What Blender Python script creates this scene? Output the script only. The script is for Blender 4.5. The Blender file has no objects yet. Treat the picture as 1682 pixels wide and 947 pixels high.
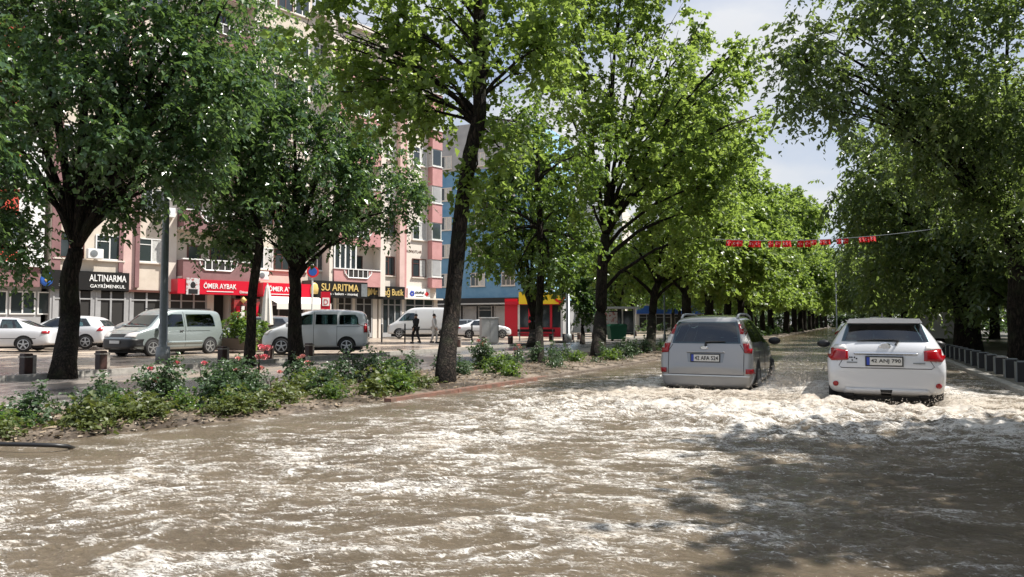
import bpy, bmesh, math, random
import numpy as np
from mathutils import Vector, Matrix
from mathutils.bvhtree import BVHTree
R = math.radians
rnd = random.Random(7)
SC = bpy.context.scene
COL = SC.collection
PI = math.pi

# ------------------------------------------------------------------ camera, sky, sun, exposure
CAMZ = 1.43; YAW = R(24.7); PITCH = R(2.66); FPX = 1215.0
cd = bpy.data.cameras.new('camera'); cam = bpy.data.objects.new('camera', cd); COL.objects.link(cam)
cd.sensor_width = 36; cd.lens = FPX/1682*36; cd.clip_start = .05; cd.clip_end = 3000
cam.location = (0, 0, CAMZ); cam.rotation_euler = (PI/2 + PITCH, 0, YAW); SC.camera = cam

SUN_AZ = R(31)      # from +X towards +Y
SUN_EL = R(57)
W = bpy.data.worlds.new('World'); SC.world = W; W.use_nodes = True
nt = W.node_tree; N = nt.nodes; L = nt.links
for n in list(N): N.remove(n)
out = N.new('ShaderNodeOutputWorld'); bg = N.new('ShaderNodeBackground'); bg.inputs[1].default_value = .135
sky = N.new('ShaderNodeTexSky'); sky.sky_type = 'NISHITA'; sky.sun_disc = False
sky.sun_elevation = SUN_EL; sky.sun_rotation = PI/2 - SUN_AZ; sky.altitude = 1000; sky.dust_density = 1.5
tc = N.new('ShaderNodeTexCoord'); mp = N.new('ShaderNodeMapping'); mp.inputs['Scale'].default_value = (1, 1, 2.2)
no = N.new('ShaderNodeTexNoise'); no.inputs['Scale'].default_value = 1.9; no.inputs['Detail'].default_value = 7; no.inputs['Roughness'].default_value = .52
rp = N.new('ShaderNodeValToRGB'); rp.color_ramp.elements[0].position = .36; rp.color_ramp.elements[1].position = .66
rp.color_ramp.elements[0].color = (.7, .7, .7, 1); rp.color_ramp.elements[1].color = (.95, .95, .95, 1)
mx = N.new('ShaderNodeMix'); mx.data_type = 'RGBA'; rp2 = N.new('ShaderNodeValToRGB'); rp2.color_ramp.elements[0].position = .42; rp2.color_ramp.elements[0].color = (.47, .56, .74, 1); rp2.color_ramp.elements[1].position = .60; rp2.color_ramp.elements[1].color = (1, 1, 1, 1); sc2 = N.new('ShaderNodeVectorMath'); sc2.operation = 'SCALE'; sx = N.new('ShaderNodeSeparateXYZ'); el = N.new('ShaderNodeMapRange'); el.inputs[1].default_value = .30; el.inputs[2].default_value = .75; el.inputs[3].default_value = 3.3; el.inputs[4].default_value = 5.2; L.new(tc.outputs['Generated'], sx.inputs[0]); L.new(sx.outputs[2], el.inputs[0]); L.new(el.outputs[0], sc2.inputs['Scale']); L.new(no.outputs['Fac'], rp2.inputs[0]); L.new(rp2.outputs[0], sc2.inputs[0]); L.new(sc2.outputs[0], mx.inputs[7])
L.new(tc.outputs['Generated'], mp.inputs[0]); L.new(mp.outputs[0], no.inputs['Vector']); L.new(no.outputs['Fac'], rp.inputs[0])
L.new(rp.outputs[0], mx.inputs[0]); L.new(sky.outputs[0], mx.inputs[6]); L.new(mx.outputs[2], bg.inputs[0]); L.new(bg.outputs[0], out.inputs[0])
sl = bpy.data.lights.new('sun', 'SUN'); sl.energy = 5.0; sl.angle = R(.5); sl.color = (1, .955, .89)
so = bpy.data.objects.new('sun', sl); COL.objects.link(so)
sd = Vector((math.cos(SUN_AZ)*math.cos(SUN_EL), math.sin(SUN_AZ)*math.cos(SUN_EL), math.sin(SUN_EL)))
so.location = sd*60; so.rotation_euler = sd.to_track_quat('Z', 'Y').to_euler()
vs = SC.view_settings; vs.view_transform = 'Standard'; vs.look = 'None'; vs.gamma = 1; vs.use_curve_mapping = False; vs.exposure = 0.84
cy = SC.cycles; cy.max_bounces = 6; cy.diffuse_bounces = 3; cy.glossy_bounces = 3; cy.transmission_bounces = 4; cy.transparent_max_bounces = 6
cy.caustics_reflective = False; cy.caustics_refractive = False; cy.use_denoising = True; cy.sample_clamp_indirect = 4

# ------------------------------------------------------------------ measuring helpers (photo pixel -> place)
_R = Vector((math.cos(YAW), math.sin(YAW), 0)); _F = Vector((-math.sin(YAW), math.cos(YAW), 0))
_f = _F*math.cos(PITCH) + Vector((0, 0, 1))*math.sin(PITCH); _u = Vector((0, 0, 1))*math.cos(PITCH) - _F*math.sin(PITCH)
def ray(px, py): return _f + _R*((px-841)/FPX) + _u*((473.5-py)/FPX)
def gp(px, py, z=0.0):
    r = ray(px, py); t = (z-CAMZ)/r.z
    return Vector((r.x*t, r.y*t, z))
def at(px, py, d):
    r = ray(px, py); t = d/r.dot(_F)
    return Vector((r.x*t, r.y*t, CAMZ + r.z*t))

# ------------------------------------------------------------------ object helpers
def tag(o, label=None, cat=None, group=None, kind=None):
    if label: o['label'] = label
    if cat: o['category'] = cat
    if group: o['group'] = group
    if kind: o['kind'] = kind
    return o
def thing(name, label, cat, loc=(0, 0, 0), rz=0, group=None):
    o = bpy.data.objects.new(name, None); COL.objects.link(o); o.location = loc; o.rotation_euler = (0, 0, rz)
    o.empty_display_size = .1
    return tag(o, label, cat, group)
def link(name, me, mats, parent=None, loc=None, rot=None):
    for m in (mats if isinstance(mats, (list, tuple)) else [mats]): me.materials.append(m)
    o = bpy.data.objects.new(name, me); COL.objects.link(o)
    if parent: o.parent = parent
    if loc is not None: o.location = loc
    if rot is not None: o.rotation_euler = rot
    return o
def kids(o): return [c for c in bpy.data.objects if c.parent == o]
def copy_tree(o, parent=None):
    c = o.copy(); COL.objects.link(c); c.parent = parent
    for ch in o.children: copy_tree(ch, c)
    return c
class MB:
    def __init__(s): s.v = []; s.f = []; s.m = []; s.mi = 0
    def add(s, vs, fs, mi=None):
        b = len(s.v); s.v += [tuple(v) for v in vs]
        for f in fs: s.f.append(tuple(b+i for i in f)); s.m.append(s.mi if mi is None else mi)
        return s
    def box(s, x0, x1, y0, y1, z0, z1, M=None, mi=None, bev=0):
        if x0 > x1: x0, x1 = x1, x0
        if y0 > y1: y0, y1 = y1, y0
        if z0 > z1: z0, z1 = z1, z0
        if bev:
            b = bev
            ring = [(x0+b, y0), (x1-b, y0), (x1, y0+b), (x1, y1-b), (x1-b, y1), (x0+b, y1), (x0, y1-b), (x0, y0+b)]
            cx, cy_ = (x0+x1)/2, (y0+y1)/2
            def ins(k): return [(x + (b if x < cx else -b)*k, y + (b if y < cy_ else -b)*k) for x, y in ring]
            vs = [(x, y, z0) for x, y in ins(.8)] + [(x, y, z0+b) for x, y in ring] + [(x, y, z1-b) for x, y in ring] + [(x, y, z1) for x, y in ins(.8)]
            fs = [tuple(range(7, -1, -1)), tuple(24+i for i in range(8))]
            for k in range(3):
                for i in range(8): j = (i+1) % 8; fs.append((k*8+i, k*8+j, k*8+8+j, k*8+8+i))
        else:
            vs = [(x0, y0, z0), (x1, y0, z0), (x1, y1, z0), (x0, y1, z0), (x0, y0, z1), (x1, y0, z1), (x1, y1, z1), (x0, y1, z1)]
            fs = [(3, 2, 1, 0), (4, 5, 6, 7), (0, 1, 5, 4), (1, 2, 6, 5), (2, 3, 7, 6), (3, 0, 4, 7)]
        if M: vs = [M @ Vector(v) for v in vs]
        return s.add(vs, fs, mi)
    def tube(s, pts, rad, n=8, mi=None, cap=True, rough=0):
        pts = [Vector(p) for p in pts]
        if not isinstance(rad, (list, tuple)): rad = [rad]*len(pts)
        vs = []; fs = []
        ref = Vector((0, 0, 1)) if abs((pts[-1]-pts[0]).normalized().z) < .9 else Vector((1, 0, 0))
        for i, p in enumerate(pts):
            t = (pts[min(i+1, len(pts)-1)] - pts[max(i-1, 0)]).normalized()
            a = t.cross(ref).normalized(); b = t.cross(a).normalized()
            for k in range(n):
                q = 2*PI*k/n; rr = rad[i]*(1 + rough*math.sin(3*q + i*.7) + rough*.6*math.sin(5*q - i*1.3))
                vs.append(p + a*math.cos(q)*rr + b*math.sin(q)*rr)
        for i in range(len(pts)-1):
            for k in range(n): j = (k+1) % n; fs.append((i*n+k, i*n+j, (i+1)*n+j, (i+1)*n+k))
        if cap: fs.append(tuple(range(n-1, -1, -1))); fs.append(tuple((len(pts)-1)*n+k for k in range(n)))
        return s.add(vs, fs, mi)
    def cyl(s, x, y, z0, z1, r, n=16, r1=None, mi=None):
        return s.tube([(x, y, z0), (x, y, z1)], [r, r if r1 is None else r1], n, mi)
    def lathe(s, prof, n=20, M=None, mi=None):
        vs = []; fs = []
        for r, z in prof:
            for k in range(n): q = 2*PI*k/n; v = Vector((r*math.cos(q), r*math.sin(q), z)); vs.append(M @ v if M else v)
        for i in range(len(prof)-1):
            for k in range(n): j = (k+1) % n; fs.append((i*n+k, i*n+j, (i+1)*n+j, (i+1)*n+k))
        fs.append(tuple(range(n-1, -1, -1))); fs.append(tuple((len(prof)-1)*n+k for k in range(n)))
        return s.add(vs, fs, mi)
    def prism(s, poly, y0, y1, mi=None):            # poly in (x, z), extruded along y
        n = len(poly); vs = [(x, y0, z) for x, z in poly] + [(x, y1, z) for x, z in poly]
        fs = [tuple(range(n)), tuple(range(2*n-1, n-1, -1))] + [(i, n+i, n+(i+1) % n, (i+1) % n) for i in range(n)]
        return s.add(vs, fs, mi)
    def build(s, name, mats, parent=None, loc=None, rot=None, smooth=False):
        me = bpy.data.meshes.new(name); me.from_pydata(s.v, [], s.f); me.validate()
        if len(me.polygons) == len(s.m): me.polygons.foreach_set('material_index', s.m)
        if smooth: me.polygons.foreach_set('use_smooth', [True]*len(me.polygons))
        bm = bmesh.new(); bm.from_mesh(me); bmesh.ops.recalc_face_normals(bm, faces=bm.faces[:]); bm.to_mesh(me); bm.free()
        return link(name, me, mats, parent, loc, rot)

# ------------------------------------------------------------------ materials
def mat(name, col, rough=.6, metal=0, spec=.5, noise=None, bump=0, bscale=30, emit=None, coat=0, coord='Object'):
    m = bpy.data.materials.new(name); m.use_nodes = True; nt = m.node_tree; N = nt.nodes; L = nt.links
    b = N['Principled BSDF']; b.inputs['Base Color'].default_value = (*col, 1); b.inputs['Roughness'].default_value = rough
    b.inputs['Metallic'].default_value = metal; b.inputs['Specular IOR Level'].default_value = spec
    if coat: b.inputs['Coat Weight'].default_value = coat; b.inputs['Coat Roughness'].default_value = .04
    if noise or bump: tc = N.new('ShaderNodeTexCoord')
    if noise:       # (scale, colour 2, low, high)
        sc, c2, lo, hi = noise
        n = N.new('ShaderNodeTexNoise'); n.inputs['Scale'].default_value = sc; n.inputs['Detail'].default_value = 6; n.inputs['Roughness'].default_value = .65
        r = N.new('ShaderNodeMapRange'); r.inputs[1].default_value = lo; r.inputs[2].default_value = hi
        x = N.new('ShaderNodeMix'); x.data_type = 'RGBA'; x.inputs[6].default_value = (*col, 1); x.inputs[7].default_value = (*c2, 1)
        L.new(tc.outputs[coord], n.inputs['Vector']); L.new(n.outputs['Fac'], r.inputs[0]); L.new(r.outputs[0], x.inputs[0]); L.new(x.outputs[2], b.inputs['Base Color'])
    if bump:
        n = N.new('ShaderNodeTexNoise'); n.inputs['Scale'].default_value = bscale; n.inputs['Detail'].default_value = 5
        bp = N.new('ShaderNodeBump'); bp.inputs['Strength'].default_value = bump; bp.inputs['Distance'].default_value = .02
        L.new(tc.outputs[coord], n.inputs['Vector']); L.new(n.outputs['Fac'], bp.inputs['Height']); L.new(bp.outputs[0], b.inputs['Normal'])
    return m
def leafmat(name, c1, c2, c3=None, trans=.45, rough=.4, tcol=(.16, .32, .02)):
    m = bpy.data.materials.new(name); m.use_nodes = True; nt = m.node_tree; N = nt.nodes; L = nt.links
    b = N['Principled BSDF']; b.inputs['Roughness'].default_value = rough; b.inputs['Specular IOR Level'].default_value = .4
    g = N.new('ShaderNodeNewGeometry'); x = N.new('ShaderNodeValToRGB'); e = x.color_ramp.elements
    e[0].color = (*c1, 1); e[1].color = (*c2, 1); e[1].position = .7
    if c3: k = e.new(.97); k.color = (*c3, 1)
    tc = N.new('ShaderNodeTexCoord'); n = N.new('ShaderNodeTexNoise'); n.inputs['Scale'].default_value = .55; n.inputs['Detail'].default_value = 3
    oi = N.new('ShaderNodeObjectInfo')
    ad = N.new('ShaderNodeMath'); ad.operation = 'MULTIPLY_ADD'; ad.inputs[1].default_value = .6
    a2 = N.new('ShaderNodeMath'); a2.operation = 'MULTIPLY_ADD'; a2.inputs[1].default_value = 1.1; a2.inputs[2].default_value = -.38
    L.new(tc.outputs['Object'], n.inputs['Vector']); L.new(n.outputs['Fac'], a2.inputs[0]); L.new(g.outputs['Random Per Island'], ad.inputs[0]); L.new(a2.outputs[0], ad.inputs[2])
    L.new(ad.outputs[0], x.inputs[0]); L.new(x.outputs[0], b.inputs['Base Color'])
    t = N.new('ShaderNodeBsdfTranslucent'); tm = N.new('ShaderNodeMix'); tm.data_type = 'RGBA'; tm.blend_type = 'MIX'; tm.inputs[0].default_value = .55
    L.new(x.outputs[0], tm.inputs[6]); tm.inputs[7].default_value = (*tcol, 1); L.new(tm.outputs[2], t.inputs[0])
    ms = N.new('ShaderNodeMixShader'); ms.inputs[0].default_value = trans; b.inputs['Specular IOR Level'].default_value = .55
    L.new(b.outputs[0], ms.inputs[1]); L.new(t.outputs[0], ms.inputs[2]); L.new(ms.outputs[0], N['Material Output'].inputs[0])
    return m
M = dict(
    bark=mat('bark', (.034, .025, .02), .9, noise=(9, (.011, .009, .008), .35, .65), bump=1, bscale=14),
    white=mat('white_paint', (.72, .72, .7), .45), cream=mat('cream_wall', (.62, .55, .46), .85, noise=(1.3, (.5, .43, .35), .4, .75)),
    lightcream=mat('light_cream_wall', (.66, .6, .53), .85, noise=(1.1, (.62, .56, .49), .4, .75)),
    mauve=mat('mauve_wall', (.24, .13, .13), .85, noise=(1.5, (.19, .1, .1), .4, .7)),
    pink=mat('pink_wall', (.52, .27, .26), .85, noise=(1.4, (.44, .22, .21), .4, .7)),
    palepink=mat('pale_pink_wall', (.62, .44, .4), .85, noise=(1.4, (.55, .38, .34), .4, .7)),
    redwall=mat('red_wall', (.58, .07, .04), .8, noise=(2, (.48, .05, .03), .4, .7)),
    blue=mat('blue_wall', (.14, .28, .42), .85, noise=(.9, (.085, .215, .36), .4, .7)),
    sunlitblue=mat('sunlit_blue_wall', (.3, .5, .68), .85, noise=(.9, (.26, .44, .6), .4, .7)),  # lighter copy of the blue wall, sunlight put into the colour
    greywall=mat('grey_wall', (.36, .36, .36), .85, noise=(1, (.28, .28, .28), .4, .7)),
    glass=mat('window_glass', (.035, .045, .05), .06, spec=.8), frame=mat('window_frame', (.7, .7, .68), .5), brownframe=mat('brown_frame', (.1, .035, .025), .5),
    curtain=mat('curtain', (.55, .55, .52), .8, noise=(8, (.42, .42, .4), .4, .6)),
    dark=mat('dark_interior', (.02, .018, .016), .7), black=mat('black_plastic', (.012, .012, .013), .45), rubber=mat('rubber', (.015, .015, .016), .8),
    signblack=mat('sign_black', (.015, .014, .014), .35), signred=mat('sign_red', (.55, .01, .03), .35), gold=mat('sign_gold', (.62, .45, .16), .4),
    signyellow=mat('sign_yellow', (.85, .6, .02), .5), letter=mat('letter_white', (.8, .8, .78), .5), steel=mat('grey_steel', (.22, .24, .25), .45, .3, noise=(3, (.16, .17, .18), .4, .7)),
    galv=mat('galvanised_steel', (.42, .43, .43), .5, .3), green=mat('green_plastic', (.02, .13, .07), .5), shopblue=mat('shop_blue', (.02, .1, .4), .5),
    brick=mat('kerb_brick', (.21, .1, .072), .55, noise=(5, (.11, .08, .06), .35, .65), bump=.6, bscale=25),
    kerb=mat('kerb_stone', (.34, .32, .29), .7, noise=(7, (.2, .19, .17), .35, .7), bump=.4, bscale=40),
    bollard=mat('bollard_brown', (.05, .022, .018), .5, noise=(12, (.025, .012, .01), .4, .6)), bollstone=mat('bollard_stone', (.33, .3, .26), .7, noise=(14, (.22, .2, .18), .4, .6)),
    cloth=mat('cream_cloth', (.68, .65, .6), .9), terracotta=mat('planter', (.2, .15, .12), .8), skin=mat('skin', (.4, .24, .17), .6), hair=mat('hair', (.02, .015, .012), .7),
    blackcloth=mat('black_cloth', (.012, .012, .014), .9), greycloth=mat('pale_grey_cloth', (.5, .48, .45), .9), jean=mat('dark_trousers', (.03, .035, .05), .9),
    redflag=mat('red_flag', (.75, .015, .02), .7), lampred=mat('lamp_red', (.27, .003, .008), .15, spec=.5, coat=.25), lampclear=mat('lamp_clear', (.62, .6, .58), .12, coat=.5),
    lampamber=mat('lamp_amber', (.6, .2, .03), .2), plate=mat('plate_white', (.62, .62, .6), .4), plateblue=mat('plate_blue', (.02, .05, .35), .4), chrome=mat('chrome', (.7, .7, .7), .15, 1),
    rim=mat('alloy_rim', (.42, .43, .44), .3, .7), carglass=mat('car_glass', (.014, .024, .026), .05, spec=.5), poster=mat('poster', (.5, .5, .5), .6, noise=(6, (.3, .08, .07), .5, .6)),
    underbody=mat('underbody', (.01, .01, .01), .8), pinkstone=mat('pink_panel', (.55, .3, .3), .8),
)
M['seat'] = mat('seat_cloth', (.045, .045, .05), .85)
def barkmat():
    m = bpy.data.materials.new('bark'); m.use_nodes = True; N = m.node_tree.nodes; L = m.node_tree.links; b = N['Principled BSDF']; b.inputs['Roughness'].default_value = .92; b.inputs['Specular IOR Level'].default_value = .2
    tc = N.new('ShaderNodeTexCoord'); mp = N.new('ShaderNodeMapping'); mp.inputs['Scale'].default_value = (1, 1, .22); L.new(tc.outputs['Object'], mp.inputs[0])
    v = N.new('ShaderNodeTexVoronoi'); v.feature = 'DISTANCE_TO_EDGE'; v.inputs['Scale'].default_value = 17; n = N.new('ShaderNodeTexNoise'); n.inputs['Scale'].default_value = 24; n.inputs['Detail'].default_value = 8; n2 = N.new('ShaderNodeTexNoise'); n2.inputs['Scale'].default_value = 2.2; n2.inputs['Detail'].default_value = 4
    mv = N.new('ShaderNodeMix'); mv.data_type = 'VECTOR'; mv.inputs[0].default_value = .12; L.new(mp.outputs[0], mv.inputs[4]); L.new(n.outputs['Color'], mv.inputs[5]); L.new(mv.outputs[1], v.inputs['Vector'])
    L.new(mp.outputs[0], n.inputs['Vector']); L.new(tc.outputs['Object'], n2.inputs['Vector'])
    r = N.new('ShaderNodeMapRange'); r.inputs[1].default_value = .0; r.inputs[2].default_value = .16; L.new(v.outputs['Distance'], r.inputs[0])
    a = N.new('ShaderNodeMath'); a.operation = 'MULTIPLY'; L.new(r.outputs[0], a.inputs[0]); L.new(n.outputs['Fac'], a.inputs[1])
    c = N.new('ShaderNodeValToRGB'); e = c.color_ramp.elements; e[0].color = (.005, .004, .003, 1); e[1].color = (.04, .030, .023, 1); e[1].position = .62; k = e.new(.35); k.color = (.018, .014, .011, 1); L.new(a.outputs[0], c.inputs[0])
    mo = N.new('ShaderNodeMix'); mo.data_type = 'RGBA'; mo.inputs[7].default_value = (.035, .042, .022, 1); r2 = N.new('ShaderNodeMapRange'); r2.inputs[1].default_value = .5; r2.inputs[2].default_value = .7; r2.inputs[4].default_value = .6; L.new(n2.outputs['Fac'], r2.inputs[0]); L.new(r2.outputs[0], mo.inputs[0]); L.new(c.outputs[0], mo.inputs[6]); L.new(mo.outputs[2], b.inputs['Base Color'])
    bp = N.new('ShaderNodeBump'); bp.inputs['Strength'].default_value = 1; bp.inputs['Distance'].default_value = .05; L.new(a.outputs[0], bp.inputs['Height']); L.new(bp.outputs[0], b.inputs['Normal']); return m
M['bark'] = barkmat()
def paint(name, col, metal=0):      # lacquer outside, dark trim on the inner side of the shell
    m = mat(name, col, .28 if not metal else .33, metal*.55, coat=1); N = m.node_tree.nodes; L = m.node_tree.links
    g = N.new('ShaderNodeNewGeometry'); d = N.new('ShaderNodeBsdfDiffuse'); d.inputs[0].default_value = (.02, .02, .021, 1); x = N.new('ShaderNodeMixShader')
    L.new(g.outputs['Backfacing'], x.inputs[0]); L.new(N['Principled BSDF'].outputs[0], x.inputs[1]); L.new(d.outputs[0], x.inputs[2]); L.new(x.outputs[0], N['Material Output'].inputs[0]); return m
def tinted(name, tint, k=.1):
    m = bpy.data.materials.new(name); m.use_nodes = True; N = m.node_tree.nodes; L = m.node_tree.links; N.remove(N['Principled BSDF'])
    t = N.new('ShaderNodeBsdfTransparent'); t.inputs[0].default_value = (*tint, 1); g = N.new('ShaderNodeBsdfGlossy'); g.inputs['Roughness'].default_value = .02; g.inputs[0].default_value = (.95, .97, 1, 1)
    f = N.new('ShaderNodeFresnel'); f.inputs[0].default_value = 1.5; a = N.new('ShaderNodeMath'); a.inputs[1].default_value = k; x = N.new('ShaderNodeMixShader')
    L.new(f.outputs[0], a.inputs[0]); L.new(a.outputs[0], x.inputs[0]); L.new(t.outputs[0], x.inputs[1]); L.new(g.outputs[0], x.inputs[2]); L.new(x.outputs[0], N['Material Output'].inputs[0]); return m
M['cwhite'] = paint('car_white', (.58, .59, .61)); M['csilver'] = paint('car_silver', (.30, .295, .29), .8); M['cteal'] = paint('car_grey_green', (.25, .29, .29), .6)
M['cutglass'] = tinted('car_glass_clear', (.22, .34, .36), .03)
M['cgrey'] = paint('car_grey', (.2, .21, .22), 1); M['cwhite2'] = paint('car_cool_white', (.6, .62, .63))

# ------------------------------------------------------------------ numpy noise
_rs = np.random.RandomState(3); _P = _rs.permutation(256); _P = np.concatenate([_P, _P, _P]); _G = _rs.uniform(0, 2*np.pi, 256)
def pn(x, y, seed=0):
    x = x + seed*17.13; y = y + seed*7.77
    xi = np.floor(x).astype(int); yi = np.floor(y).astype(int); xf = x-xi; yf = y-yi
    u = xf*xf*xf*(xf*(xf*6-15)+10); v = yf*yf*yf*(yf*(yf*6-15)+10)
    def g(a, b, dx, dy):
        h = _G[_P[_P[a & 255] + (b & 255)]]; return np.cos(h)*dx + np.sin(h)*dy
    n00 = g(xi, yi, xf, yf); n10 = g(xi+1, yi, xf-1, yf); n01 = g(xi, yi+1, xf, yf-1); n11 = g(xi+1, yi+1, xf-1, yf-1)
    return ((n00*(1-u)+n10*u)*(1-v) + (n01*(1-u)+n11*u)*v)*1.4
def fbm(x, y, o=4, seed=0):
    s = 0; a = 1; t = 0
    for i in range(o): s = s + a*pn(x*2**i, y*2**i, seed+i*3); t += a; a *= .5
    return s/t
def grid_mesh(name, X, Y, Z, mats, keep=None, attrs=None, smooth=True):
    ny, nx = X.shape; V = np.stack([X, Y, Z], -1).reshape(-1, 3).astype(np.float32)
    idx = np.arange(nx*ny).reshape(ny, nx)
    q = np.stack([idx[:-1, :-1], idx[:-1, 1:], idx[1:, 1:], idx[1:, :-1]], -1).reshape(-1, 4)
    if keep is not None: q = q[keep[:-1, :-1].reshape(-1) & keep[1:, 1:].reshape(-1)]
    used = np.unique(q); remap = np.zeros(nx*ny, int); remap[used] = np.arange(len(used)); V = V[used]; q = remap[q]
    me = raw_mesh(name, V, q, smooth)
    if attrs:
        for k, a in attrs.items():
            at_ = me.attributes.new(k, 'FLOAT', 'POINT'); at_.data.foreach_set('value', a.reshape(-1)[used].astype(np.float32))
    return link(name, me, mats)
def raw_mesh(name, V, Q, smooth=False):
    me = bpy.data.meshes.new(name); n = Q.shape[1]
    me.vertices.add(len(V)); me.vertices.foreach_set('co', np.ascontiguousarray(V, dtype=np.float32).reshape(-1))
    me.loops.add(Q.size); me.loops.foreach_set('vertex_index', Q.reshape(-1).astype(np.int32))
    me.polygons.add(len(Q)); me.polygons.foreach_set('loop_start', (np.arange(len(Q))*n).astype(np.int32))
    me.polygons.foreach_set('use_smooth', np.full(len(Q), smooth)); me.update(calc_edges=True)
    return me
# ================================================================== the setting: ground, roads, water
def shoreX(Y):      # the flooded road's edge against the median bed
    return np.interp(Y, [-10, 0, 4.9, 7, 9.6, 14, 20, 26, 60, 300], [-9.0, -8.7, -8.1, -7.5, -6.98, -6.65, -6.4, -6.25, -6.2, -6.2])
def wetmat(name, c1, c2, c3, r1, r2, sc=.35, sy=1.0, bump=.25, bsc=60):
    m = bpy.data.materials.new(name); m.use_nodes = True; N = m.node_tree.nodes; L = m.node_tree.links; b = N['Principled BSDF']
    tc = N.new('ShaderNodeTexCoord'); mp = N.new('ShaderNodeMapping'); mp.inputs['Scale'].default_value = (1, sy, 1)
    n = N.new('ShaderNodeTexNoise'); n.inputs['Scale'].default_value = sc; n.inputs['Detail'].default_value = 8; n.inputs['Roughness'].default_value = .6
    n2 = N.new('ShaderNodeTexNoise'); n2.inputs['Scale'].default_value = sc*9; n2.inputs['Detail'].default_value = 6
    r = N.new('ShaderNodeValToRGB'); e = r.color_ramp.elements; e[0].position = .4; e[0].color = (*c1, 1); e[1].position = .62; e[1].color = (*c3, 1); k = e.new(.5); k.color = (*c2, 1)
    ad = N.new('ShaderNodeMath'); ad.operation = 'MULTIPLY_ADD'; ad.inputs[1].default_value = .3; sb = N.new('ShaderNodeMath'); sb.operation = 'SUBTRACT'; sb.inputs[1].default_value = .15
    L.new(tc.outputs['Object'], mp.inputs[0]); L.new(mp.outputs[0], n.inputs['Vector']); L.new(mp.outputs[0], n2.inputs['Vector'])
    L.new(n2.outputs['Fac'], ad.inputs[0]); L.new(n.outputs['Fac'], ad.inputs[2]); L.new(ad.outputs[0], sb.inputs[0]); L.new(sb.outputs[0], r.inputs[0]); L.new(r.outputs[0], b.inputs['Base Color'])
    mr = N.new('ShaderNodeMapRange'); mr.inputs[1].default_value = .4; mr.inputs[2].default_value = .6; mr.inputs[3].default_value = r1; mr.inputs[4].default_value = r2
    L.new(sb.outputs[0], mr.inputs[0]); L.new(mr.outputs[0], b.inputs['Roughness'])
    n3 = N.new('ShaderNodeTexNoise'); n3.inputs['Scale'].default_value = bsc; bp = N.new('ShaderNodeBump'); bp.inputs['Strength'].default_value = bump; bp.inputs['Distance'].default_value = .01
    L.new(tc.outputs['Object'], n3.inputs['Vector']); L.new(n3.outputs['Fac'], bp.inputs['Height']); L.new(bp.outputs[0], b.inputs['Normal'])
    return m
def sheet(name, x0, x1, y0, y1, zf, m, nx=2, ny=2):
    X, Y = np.meshgrid(np.linspace(x0, x1, nx), np.linspace(y0, y1, ny)); Z = zf(X, Y) if callable(zf) else np.full_like(X, zf)
    return tag(grid_mesh(name, X, Y, Z, m), kind='structure')
GROUND = wetmat('bare_ground', (.16, .13, .1), (.2, .17, .13), (.26, .22, .17), .5, .9, .08)
sheet('ground', -700, 700, -500, 900, -.12, GROUND)
sheet('flooded_road', -9, 3, -30, 400, -.02, mat('wet_asphalt', (.05, .05, .05), .5))
ASPH = wetmat('wet_road', (.11, .105, .1), (.18, .165, .155), (.27, .225, .18), .16, .38, .22, .22, .12)
sheet('road', -18.3, -10.3, -30, 400, .04, ASPH)
def gl(X): return .15 + np.clip((-18.5 - X)*.006, 0, .45)
PAVE = wetmat('wet_paving', (.14, .11, .09), (.3, .25, .2), (.42, .34, .26), .15, .5, .3, .6, .3)
sheet('pavement', -60, -18.5, -30, 400, lambda X, Y: gl(X), PAVE, 30, 2)
SIDE = wetmat('paving', (.06, .055, .048), (.11, .1, .085), (.17, .155, .13), .3, .6, .3, 1, .3)
sheet('sidewalk', 2.95, 40, -30, 400, .19, SIDE)
def kerb(name, x0, x1, z1, y0=-30, y1=400, m=None, fx=None):
    mb = MB(); y = y0; L_ = 1.0
    while y < y1:
        l = L_ if y < 60 else 20
        if fx: xa, xb = float(fx(y)), float(fx(y+l))
        else: xa = xb = 0
        j = rnd.uniform(-.006, .006); g = .006 if y < 60 else 0
        a, b = y+g, y+l-g
        vs = [(x0+xa+j, a, -.1), (x1+xa+j, a, -.1), (x1+xb+j, b, -.1), (x0+xb+j, b, -.1), (x0+xa+j, a, z1), (x1+xa-.02+j, a, z1+j), (x1+xb-.02+j, b, z1+j), (x0+xb+j, b, z1)]
        mb.add(vs, [(3, 2, 1, 0), (4, 5, 6, 7), (0, 1, 5, 4), (1, 2, 6, 5), (2, 3, 7, 6), (3, 0, 4, 7)])
        y += l
    return tag(mb.build(name, m or M['kerb']), kind='structure')
kerb('kerb', 2.72, 2.945, .215); kerb('kerb', -18.5, -18.28, .17); kerb('kerb', -10.32, -10.12, .19)
kerb('brick_kerb', -.02, .14, .195, 10.2, 15.5, M['brick'], lambda y: shoreX(y)-.05); kerb('kerb', -.02, .13, .18, 15.6, 400, mat('muddy_kerb', (.17, .135, .105), .7, noise=(5, (.09, .07, .055), .35, .65), bump=.6, bscale=25), lambda y: shoreX(y)-.05)
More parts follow.
